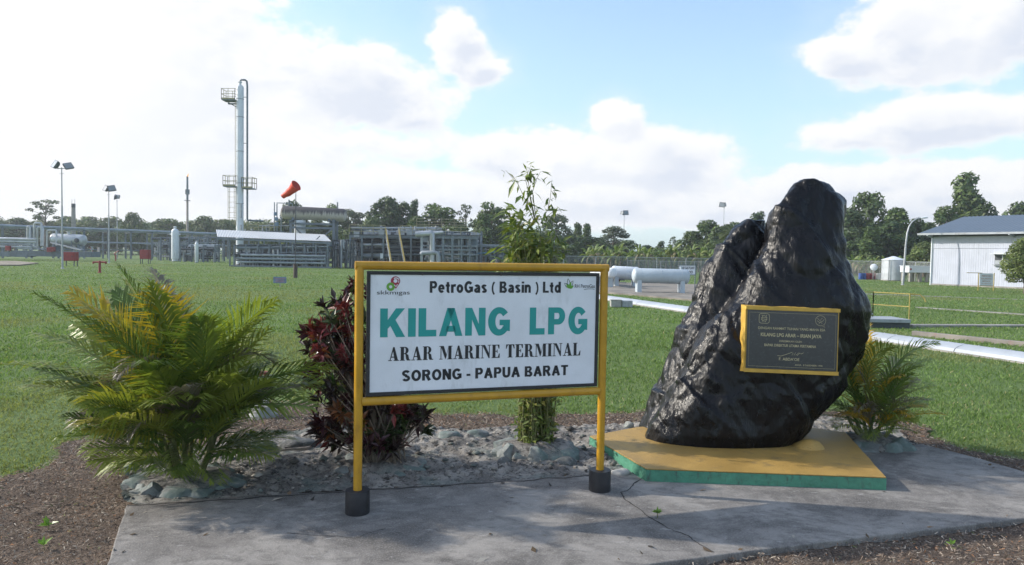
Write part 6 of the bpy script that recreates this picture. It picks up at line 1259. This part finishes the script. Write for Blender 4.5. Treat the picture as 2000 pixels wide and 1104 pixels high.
def water_tank():
    p=G(1744,549,GZ); p.y+=2; Y=p.y; r=20.5/F*Y; z0=at(1744,547,Y).z; z1=at(1744,508,Y).z; z2=at(1744,501,Y).z; t=thing('water_tank','round silver water tank with a shallow cone roof inside the fence','tank',p); q=Vector((at(1744,540,Y).x,Y,0)); m=mat('silver_tank_sheet',(.50,.53,.57),.42,metal=.3,var=.1,scale=1.5,dirt=(.35,.36,.38,.5))
    MB().lathe([(r,z0),(r,z1)],q,n=36).build('shell',m,t); MB().lathe([(r*1.05,z1-.02),(r*1.05,z1+.04),(r*.15,z2),(.001,z2+.03)],q,n=36).build('cone_roof',M_WTANK,t); MB().lathe([(r*1.02,GZ),(r*1.02,z0+.02)],q,n=30).build('base',M_CONC,t)
    for f in (.33,.66): MB().lathe([(r*1.0,-.03),(r*1.012,0),(r*1.0,.03)],q+Vector((0,0,z0+(z1-z0)*f)),n=36).build('hoop',m,t)
    MB().tube([q+Vector((-r*.8,-r*.75,z1)),q+Vector((-r*.8,-r*.75,GZ))],.05,6).build('overflow_pipe',M_STEEL,t)
    p=at(1793,549,Y-4); t=thing('box_tank','white rectangular tank raised on concrete legs beside the silver water tank','tank',(p.x,p.y,GZ)); a=at(1767,520,Y-4);b=at(1822,533,Y-4); c=(a+b)/2
    MB().box(c,(b.x-a.x,2.2,a.z-b.z)).build('tank_body',M_WTANK,t,smooth=False,bevel=.03); MB().box(c+Vector((0,0,(a.z-b.z)/2+.03)),(b.x-a.x+.15,2.3,.08)).build('lid',M_WTANK,t,smooth=False)
    for x in (1771,1790,1803,1818):
        for dy in (-.9,.9): q=at(x,533,Y-4); MB().bar(Vector((q.x,q.y+dy,GZ)),Vector((q.x,q.y+dy,b.z)),.3).build('leg',M_CONC,t,smooth=False)
    MB().lathe([(.12,0),(.12,.03)],at(1779,526,Y-5.15),(0,-1,0),12).build('red_dot',M_REDP,t)
water_tank()
cols=[('blue',(.04,.09,.30)),('red',(.28,.04,.05)),('pale grey',(.45,.46,.46))]
proto={}
for i,(px,py,k) in enumerate(((1681,545,0),(1687,545,0),(1694,546,1),(1700,546,1),(1706,547,1),(1714,547,2),(1718,548,2))):
    nm,cl=cols[k]; q=at(px,py,101+i*.3)
    if k not in proto:
        proto[k]=thing('drum','x','drum',(q.x,q.y,GZ)); MB().lathe([(.29,0),(.30,.02),(.29,.3),(.305,.31),(.29,.32),(.29,.6),(.305,.61),(.29,.62),(.30,.88),(.28,.88),(.28,.86)],(q.x,q.y,GZ),n=16).build('barrel',mat(nm+'_drum',cl,.5),proto[k]); MB().lathe([(.04,0),(.04,.02)],(q.x+.15,q.y,GZ+.86),n=8).build('bung',M_STEEL2,proto[k]); o=proto[k]
    else: o=copy_tree(proto[k]); o.location=(q.x,q.y,GZ)
    o['label']=nm+' steel drum standing behind the fence left of the silver water tank'; o['group']=nm+' drums behind the fence'
q=at(1707,522,101); t=thing('satellite_dish','small white satellite dish on a post left of the silver water tank','satellite dish',(q.x,q.y,GZ)); MB().tube([(q.x,q.y+.2,GZ),(q.x,q.y+.2,q.z)],.05,6).build('post',M_GALV,t); MB().lathe([(.001,.12),(.3,.07),(.5,-.05),(.5,-.02),(.3,.1),(.001,.15)],q,(-.3,-1,.3),18).build('dish',M_WTANK,t)
# ================================================================ trees
M_TREE = leafmat('tree_leaf', .22, .55, .3); M_BARK = mat('bark', (.14,.115,.095), .9, var=.35, scale=2.5); M_BARKP = mat('pale_bark',(.30,.27,.23),.85,var=.3,scale=2.)
PALS = {'dark':[(.048,.082,.034),(.062,.10,.038),(.08,.12,.045),(.038,.066,.030)],'mid':[(.070,.115,.036),(.092,.138,.044),(.115,.16,.052),(.055,.090,.034)],
 'light':[(.12,.165,.050),(.15,.19,.06),(.095,.135,.042),(.17,.20,.075)],'grey':[(.085,.11,.070),(.10,.13,.08),(.075,.095,.062),(.12,.14,.09)]}
TMESH = {}; SZ = {}
def leaf_cards(C, Nn, s, pal, r, lobe=None):
    n = len(C); Nn = nrm(Nn+r.normal(0,.55,(n,3))); a = nrm(np.cross(Nn,r.normal(0,1,(n,3)))); b = np.cross(Nn,a); s = (s*r.uniform(.6,1.35,n))[:,None]
    Q = np.stack([C-a*s,C-b*s*.48,C+a*s,C+b*s*.48],1); T = np.array(PALS[pal])[r.choice(4,n)]*r.uniform(.75,1.25,(n,1))
    if lobe is not None: T = T*lobe[:,None]
    return Q,T
def lobes_to_cards(L, dens, s, pal, r):
    Qs=[];Ts=[]
    for (cx,cy,cz,rx,ry,rz) in L:
        n = int(dens*(rx*ry+rx*rz+ry*rz)); v = nrm(r.normal(0,1,(n,3))); q = r.uniform(.55,1.05,(n,1))**.6
        bump = 1+.22*np.sin(v[:,0:1]*5+cx)*np.sin(v[:,1:2]*5+cz)*np.sin(v[:,2:3]*6+cy)
        C = np.array([cx,cy,cz])+v*np.array([rx,ry,rz])*q*bump; keep = C[:,2]>cz-rz*.75
        Q,T = leaf_cards(C[keep],(v+np.array([0,0,.5]))[keep],np.full(keep.sum(),s),pal,r,np.full(keep.sum(),r.uniform(.8,1.2))); Qs.append(Q);Ts.append(T)
    return np.concatenate(Qs),np.concatenate(Ts)
def make_tree(key, kind, seed, pal, dens=26., s=.42):     # meshes for a tree 10 m tall, base at the origin
    r = np.random.default_rng(seed); R = random.Random(seed); L=[]; tr = MB(); root=Vector((0,0,0))
    def limb(p0,p1,r0,r1): m_=(Vector(p0)+Vector(p1))/2+Vector((R.uniform(-.3,.3),R.uniform(-.3,.3),R.uniform(.0,.4))); tr.tube([p0,m_,p1],[r0,(r0+r1)/2,r1],6)
    if kind=='broad':
        hb=R.uniform(2.4,3.6); tr.tube([(0,0,-.3),(.1,.05,hb*.5),(R.uniform(-.3,.3),0,hb),(0,0,7.5)],[.34,.26,.22,.08],9)
        for i in range(17):
            a=i*2.4+R.uniform(-.3,.3); f=i/16.; z=3.2+5.6*f; q=(3.3*math.sin(math.pi*(.22+.72*f)))*R.uniform(.45,.95); rr=R.uniform(1.0,1.65)*(1.1-.3*f); c=(q*math.cos(a),q*math.sin(a),z); L.append((*c,rr,rr,rr*R.uniform(.65,.9))); limb((0,0,hb+R.uniform(-.3,1.8)),c,.10,.03)
    elif kind=='round':
        tr.tube([(0,0,-.3),(0,0,3),(0,0,7)],[.3,.22,.08],8)
        for i in range(22):
            a=i*2.4; f=i/21.; z=2.2+6.4*f; q=3.1*math.sin(math.pi*(.16+.78*f))*R.uniform(.6,.8); rr=R.uniform(1.1,1.5); c=(q*math.cos(a),q*math.sin(a),z); L.append((*c,rr,rr,rr*.85)); limb((0,0,3),c,.08,.03)
    elif kind=='tall':
        tr.tube([(0,0,-.3),(.15,0,4),(0,.1,8.8)],[.28,.2,.07],9)
        for i in range(18):
            f=i/17.; z=1.6+7.5*f; a=i*2.4+R.uniform(-.5,.5); q=R.uniform(.4,1.7)*(1.15-.75*f); rr=R.uniform(.7,1.25)*(1.1-.4*f); c=(q*math.cos(a),q*math.sin(a),z); L.append((*c,rr,rr,rr*R.uniform(.7,1.15))); limb((0,0,max(1,z-.8)),c,.07,.02)
    elif kind=='umbrella':
        tr.tube([(0,0,-.3),(.2,.1,3),(.1,.2,6),(.1,0,8.6)],[.24,.2,.15,.06],8)
        for k,(z,q0,n) in enumerate(((4.6,3.4,7),(6.0,3.7,8),(7.5,3.1,7),(8.9,1.9,5))):
            for i in range(n):
                a=2*math.pi*i/n+k*.7+R.uniform(-.3,.3); q=q0*R.uniform(.45,1.); rr=R.uniform(.9,1.4); c=(q*math.cos(a),q*math.sin(a),z+R.uniform(-.7,.6)); L.append((*c,rr,rr,rr*.5)); limb((.1,0,z-.9),c,.08,.03)
    elif kind=='sparse':
        tr.tube([(0,0,-.3),(.2,0,4),(.1,.1,9.3)],[.22,.15,.04],8)
        for i in range(26):
            f=i/25.; z=2.6+6.9*f; a=i*2.4+R.uniform(-.5,.5); q=R.uniform(.8,3.4)*(1.1-.65*f); rr=R.uniform(.45,.8); c=(q*math.cos(a),q*math.sin(a),z+q*.15); L.append((*c,rr*1.25,rr,rr*.5)); limb((0,0,max(1.5,z-1)),c,.06,.02)
    elif kind=='bush':
        tr.tube([(0,0,-.3),(0,0,3)],[.3,.1],6)
        for i in range(12): a=i*2.4; q=R.uniform(.6,4.); rr=R.uniform(1.6,2.8); c=(q*math.cos(a),q*math.sin(a),R.uniform(2.0,6.4)); L.append((*c,rr,rr,rr)); limb((0,0,1),c,.1,.04)
    if L: Q,T = lobes_to_cards(L,dens,s,pal,r)
    if kind in ('palm','banana'):
        Q=[];T=[]
        if kind=='palm':
            tr.tube([(0,0,-.3),(.2,0,3),(.1,0,6),(.0,0,8)],[.24,.18,.15,.13],8)
            for i in range(22): q,t_=frond_quads((0,0,8),i*2.4,rad(78-5*i),3.1,1.3,18,.75,.07,(.07,.10,.03),r,(.11,.13,.04)); Q.append(q);T.append(t_)
        else:
            tr.tube([(0,0,-.3),(.05,0,2.5),(0,0,4.5)],[.5,.42,.3],8)
            for i in range(11):
                az=i*2.4; e=rad(82-5*i); pts=[np.array((0,0,4.3))]; 
                for k in range(6): ee=e-k*rad(17)-i*.03; pts.append(pts[-1]+np.array([math.cos(ee)*math.cos(az),math.cos(ee)*math.sin(az),math.sin(ee)])*1.0)
                sd_=np.array([-math.sin(az),math.cos(az),.25]); w=[.1,.55,.75,.75,.65,.45,.06]; col=np.array(PALS['light'])[r.integers(4)]*r.uniform(.9,1.5)
                if r.random()<.2: col=np.array((.20,.17,.10))
                for k in range(6):
                    for s_ in (-1,1):
                        Q.append(np.array([[pts[k],pts[k+1],pts[k+1]+sd_*s_*w[k+1]-np.array([0,0,.25*w[k+1]]),pts[k]+sd_*s_*w[k]-np.array([0,0,.25*w[k]])]])); T.append(np.array([col*r.uniform(.85,1.15)]))
        Q=np.concatenate(Q);T=np.concatenate(T)
    h_ = bpy.data.objects.new('proto',None)
    t=tr.build('trunk',M_BARK); c=quads('crown',Q,T,M_TREE); TMESH[key]=(t.data,c.data); ex=np.asarray(Q).reshape(-1,3); SZ[key]=(np.percentile(ex[:,0],98)-np.percentile(ex[:,0],2),ex[:,2].max()); bpy.data.objects.remove(t); bpy.data.objects.remove(c); bpy.data.objects.remove(h_)
for key,kind,seed,pal,dens,s in (('broad_dark','broad',1,'dark',60,.28),('broad_dark2','broad',2,'dark',60,.28),('broad_mid','broad',3,'mid',60,.28),('broad_light','broad',4,'light',40,.30),('tall_mid','tall',5,'mid',75,.26),('tall_dark','tall',6,'dark',75,.26),
    ('umb_mid','umbrella',7,'mid',44,.28),('umb_grey','umbrella',8,'grey',40,.28),('sparse_grey','sparse',9,'grey',46,.24),('round_mid','round',10,'mid',44,.26),('bush_light','bush',11,'light',22,.42),('bush_mid','bush',12,'mid',22,.42),('palm','palm',13,'mid',0,0),('banana','banana',14,'light',0,0),('banana2','banana',15,'light',0,0),('shrub_round','round',16,'light',130,.17)): make_tree(key,kind,seed,pal,dens,s)
NAME={'palm':'palm_tree','banana':'banana_plant','banana2':'banana_plant','bush_light':'bush','bush_mid':'bush','shrub_round':'round_bush'}
def tree(key, px, pyt, Y, wid, label, group, cat='tree', wk=7.5):
    b=at(px,500,Y); b.z=GZ; h=at(px,pyt,Y).z-GZ; k_=h/SZ[key][1]; w=wid/F*Y/SZ[key][0]; o=thing(NAME.get(key,'tree'),label,cat,b,group); o.scale=(w,w,k_); o.rotation_euler.z=(px*7.31)%6.28
    for nm,me in zip(('trunk','crown'),TMESH[key]): q=bpy.data.objects.new(nm,me); COL.objects.link(q); q.parent=o
    return o
FL='trees along the far left of the lawn'; FM='trees behind the process plant'; FR='trees beyond the white tanks'; FW='trees behind the warehouse and water tank'
for a in (('broad_dark',30,424,270,70,'dark flat crowned tree at the far left edge behind the pipe rack',FL),('sparse_grey',90,388,250,62,'thin feathery grey tree standing above the bush line at far left',FL),('broad_mid',258,413,255,44,'dense dark dome shaped tree rising above the bush line',FL),
 ('broad_light',165,432,280,70,'pale green tree right of the grey chimney',FL),('broad_mid',205,434,280,60,'green tree between the V headed mast and the dome shaped tree',FL),('umb_mid',330,426,270,75,'broad flat crowned tree left of the flare stack',FL),('broad_mid',398,420,265,60,'dark topped tree right of the flare stack',FL),('broad_mid',440,428,265,50,'green tree just left of the white column',FL),('broad_light',120,432,285,60,'yellow green tree behind the nearest floodlight mast',FL),('umb_mid',300,431,290,55,'small flat topped tree between dome shaped tree and flare stack',FL),
 ('broad_dark',575,388,190,58,'dark tree showing just above the stained drum at left',FM),('umb_mid',650,396,190,60,'spreading tree showing above the right end of the stained drum',FM),('umb_grey',690,407,185,52,'thin spreading grey green tree right of the stained drum',FM),('broad_dark',748,383,175,72,'tall dark broad crowned tree behind the stair, highest of the left pair',FM),('tall_dark',762,382,172,46,'dark narrow tree merged with the tall broad one behind the stair',FM),('broad_dark2',785,392,178,60,'dark rounded tree right of the highest dark pair',FM),('tall_dark',808,388,172,30,'slim dark tree with a tufted top behind the process structure',FM),
 ('umb_mid',858,396,172,95,'wide umbrella crowned tree behind the cooler structure',FM),('sparse_grey',908,397,180,32,'thin pale sparse tree right of the umbrella crowned one',FM),('umb_mid',957,393,165,72,'layered flat topped tree left of the leafy shrub top',FM),('tall_mid',945,415,160,60,'vine covered tree under the layered flat topped one',FM),('broad_mid',975,430,165,60,'round green tree low behind the leafy shrub',FM),('broad_mid',725,425,165,60,'lower green tree in front of the dark pair',FM),('broad_mid',815,420,165,60,'lower green tree below the slim tufted tree',FM),('palm',1003,420,170,40,'palm showing left of the leafy shrub',FM),('broad_mid',895,440,160,60,'low rounded tree behind the cooler fan motor',FM),('broad_mid',620,425,185,50,'green tree seen below the stained drum',FM),
 ('umb_grey',1085,416,160,55,'drooping flat crowned tree just right of the leafy shrub',FR),('tall_mid',1128,433,165,34,'twin topped tree left of its paler twin beyond the fence',FR),('tall_mid',1145,434,170,32,'paler right hand twin of the twin topped pair beyond the fence',FR),('broad_mid',1110,455,160,60,'wide green tree below the twin topped pair',FR),('umb_grey',1198,441,180,54,'tiered flat layered tree beside the floodlight mast',FR),('broad_mid',1160,462,165,70,'dense green tree left of the tank floodlight mast',FR),('broad_mid',1225,468,175,60,'low green tree right of the tank floodlight mast',FR),('tall_dark',1290,470,185,26,'small dark tree midway between mast and boulder',FR),('sparse_grey',1314,461,200,20,'thin lone tree left of the rising wood',FR),('broad_mid',1265,478,180,50,'low tree left of the small dark one',FR),('broad_mid',1382,428,165,72,'dark tree at the left shoulder of the wood beside the boulder',FR),('broad_mid',1352,450,165,58,'green tree stepping down left of the boulder wood',FR),('palm',1428,434,150,50,'palm fronds showing just left of the boulder',FR),('broad_dark',1415,438,160,55,'green tree directly behind the left lobe of the boulder',FR),('tall_dark',1478,412,150,50,'dark tree peeping over the notch of the boulder',FR),
 ('broad_dark',1655,402,140,80,'big tree hugging the right side of the boulder',FW),('broad_mid',1690,372,150,100,'large broad tree with light sprays rising right of the boulder',FW),('tall_mid',1748,402,135,78,'vine draped tree left of the street lamp',FW),('tall_dark',1735,430,130,70,'dark vine covered tree behind the silver water tank',FW),('tall_mid',1700,440,128,60,'tree with a bare lower trunk behind the drums',FW),('broad_mid',1790,424,150,60,'round tree behind the street lamp head',FW),('tall_mid',1880,333,150,88,'very tall tree towering over the warehouse roof',FW),('broad_mid',1905,378,148,85,'broad side crown right of the towering tree over the warehouse',FW),('broad_mid',1845,400,145,70,'tree left of the towering one behind the eaves',FW),('broad_mid',1990,392,170,80,'tree crown at the right edge above the warehouse roof',FW),('broad_dark',1815,440,135,60,'dark tree at the left corner of the warehouse',FW),('broad_light',1806,470,120,52,'light green tree between the white box tank and warehouse',FW),('broad_dark2',1668,445,135,60,'dark understorey tree beside the boulder edge',FW),('broad_mid',1765,455,132,56,'understorey tree right behind the silver water tank',FW)): tree(*a)
tree('shrub_round',2006,458,64,72,'clipped round leafy tree at the right edge in front of the warehouse',None,'tree',7.0)
BG='banana plants beyond the fence'; r_=random.Random(3); BL=['banana plant with torn leaves in the grove beyond the fence']
for i in range(34): px=1150+i*10.6+r_.uniform(-4,4); tree('banana' if i%2 else 'banana2',px,482+r_.uniform(-7,7),126+r_.uniform(-5,8),r_.uniform(24,34),BL[0],BG,'banana plant',9.)
for i in range(9): px=1650+i*15+r_.uniform(-4,4); tree('banana' if i%2 else 'banana2',px,503+r_.uniform(-6,6),112+r_.uniform(-2,6),r_.uniform(22,32),'banana plant behind the fence near the silver water tank','banana plants by the water tank','banana plant',9.)
def wood(name,label,x0,x1,step,pyt,Y,jit,wd,keys,dens=1):
    # undergrowth that reads as one mass: one object
    Q=[];T=[];r=random.Random(int(x0)); x=x0
    while x<x1:
        key=keys[r.randrange(len(keys))]; me=TMESH[key][1]; n=len(me.vertices); V=np.zeros(n*3,np.float32); me.vertices.foreach_get('co',V); V=V.reshape(-1,3); t=np.zeros(n*4,np.float32); me.attributes['tint'].data.foreach_get('color',t); t=t.reshape(-1,4)[:,:3]
        yy=Y+r.uniform(-jit,jit); b=at(x,500,yy); h=max(1.5,at(x,(pyt(x) if callable(pyt) else pyt)+r.uniform(-7,7),yy).z-GZ); w=wd*r.uniform(.8,1.3)/F*yy/SZ[key][0]; a=r.uniform(0,6.28); c,s=math.cos(a),math.sin(a)
        Q.append(np.stack([(V[:,0]*c-V[:,1]*s)*w+b.x,(V[:,0]*s+V[:,1]*c)*w+b.y,V[:,2]*h/SZ[key][1]+GZ-.6],1)); T.append(t*r.uniform(.85,1.15)); x+=step*r.uniform(.7,1.3)
    V=np.concatenate(Q); tag(npmesh(name,V,np.arange(len(V)).reshape(-1,4),M_TREE,tint=np.concatenate(T)),label,'wood',kind='stuff')
wood('distant_wood','far green bush line behind the pipe rack on the left',-420,560,19,lambda x:424,300,18,62,['bush_light','bush_mid','broad_light','broad_mid'])
wood('undergrowth','dense green undergrowth behind the process plant',540,1080,22,lambda x:440,185,14,62,['bush_mid','bush_mid','broad_mid'])
wood('undergrowth','dense green undergrowth beyond the banana grove',1080,1420,18,lambda x:483-max(0,(x-1330))*.35,165,12,50,['bush_mid','bush_light','broad_mid'])
wood('undergrowth','dense dark undergrowth behind boulder and warehouse',1400,2500,24,lambda x:428,160,10,75,['bush_mid','broad_dark','broad_mid'])
wood('hedge_growth','low scrub at the foot of the trees right of the boulder',1640,1840,14,lambda x:505,124,5,34,['bush_light','bush_mid'])
grass()

# ================================================================ air
def haze():
    b=MB().box((0,260,28),(1500,1100,66)); o=b.build('haze',None,None,smooth=False); m=bpy.data.materials.new('haze'); m.use_nodes=True; nt=m.node_tree; nt.nodes.clear(); k=N(nt)
    v=k.n('ShaderNodeVolumePrincipled'); v.inputs['Color'].default_value=(.86,.92,1,1); v.inputs['Density'].default_value=.00035; v.inputs['Anisotropy'].default_value=.2
    q=k.n('ShaderNodeOutputMaterial'); nt.links.new(v.outputs[0],q.inputs['Volume']); o.data.materials.append(m); tag(o,'thin pale haze in the humid air over the lawn','haze',kind='stuff')
haze()
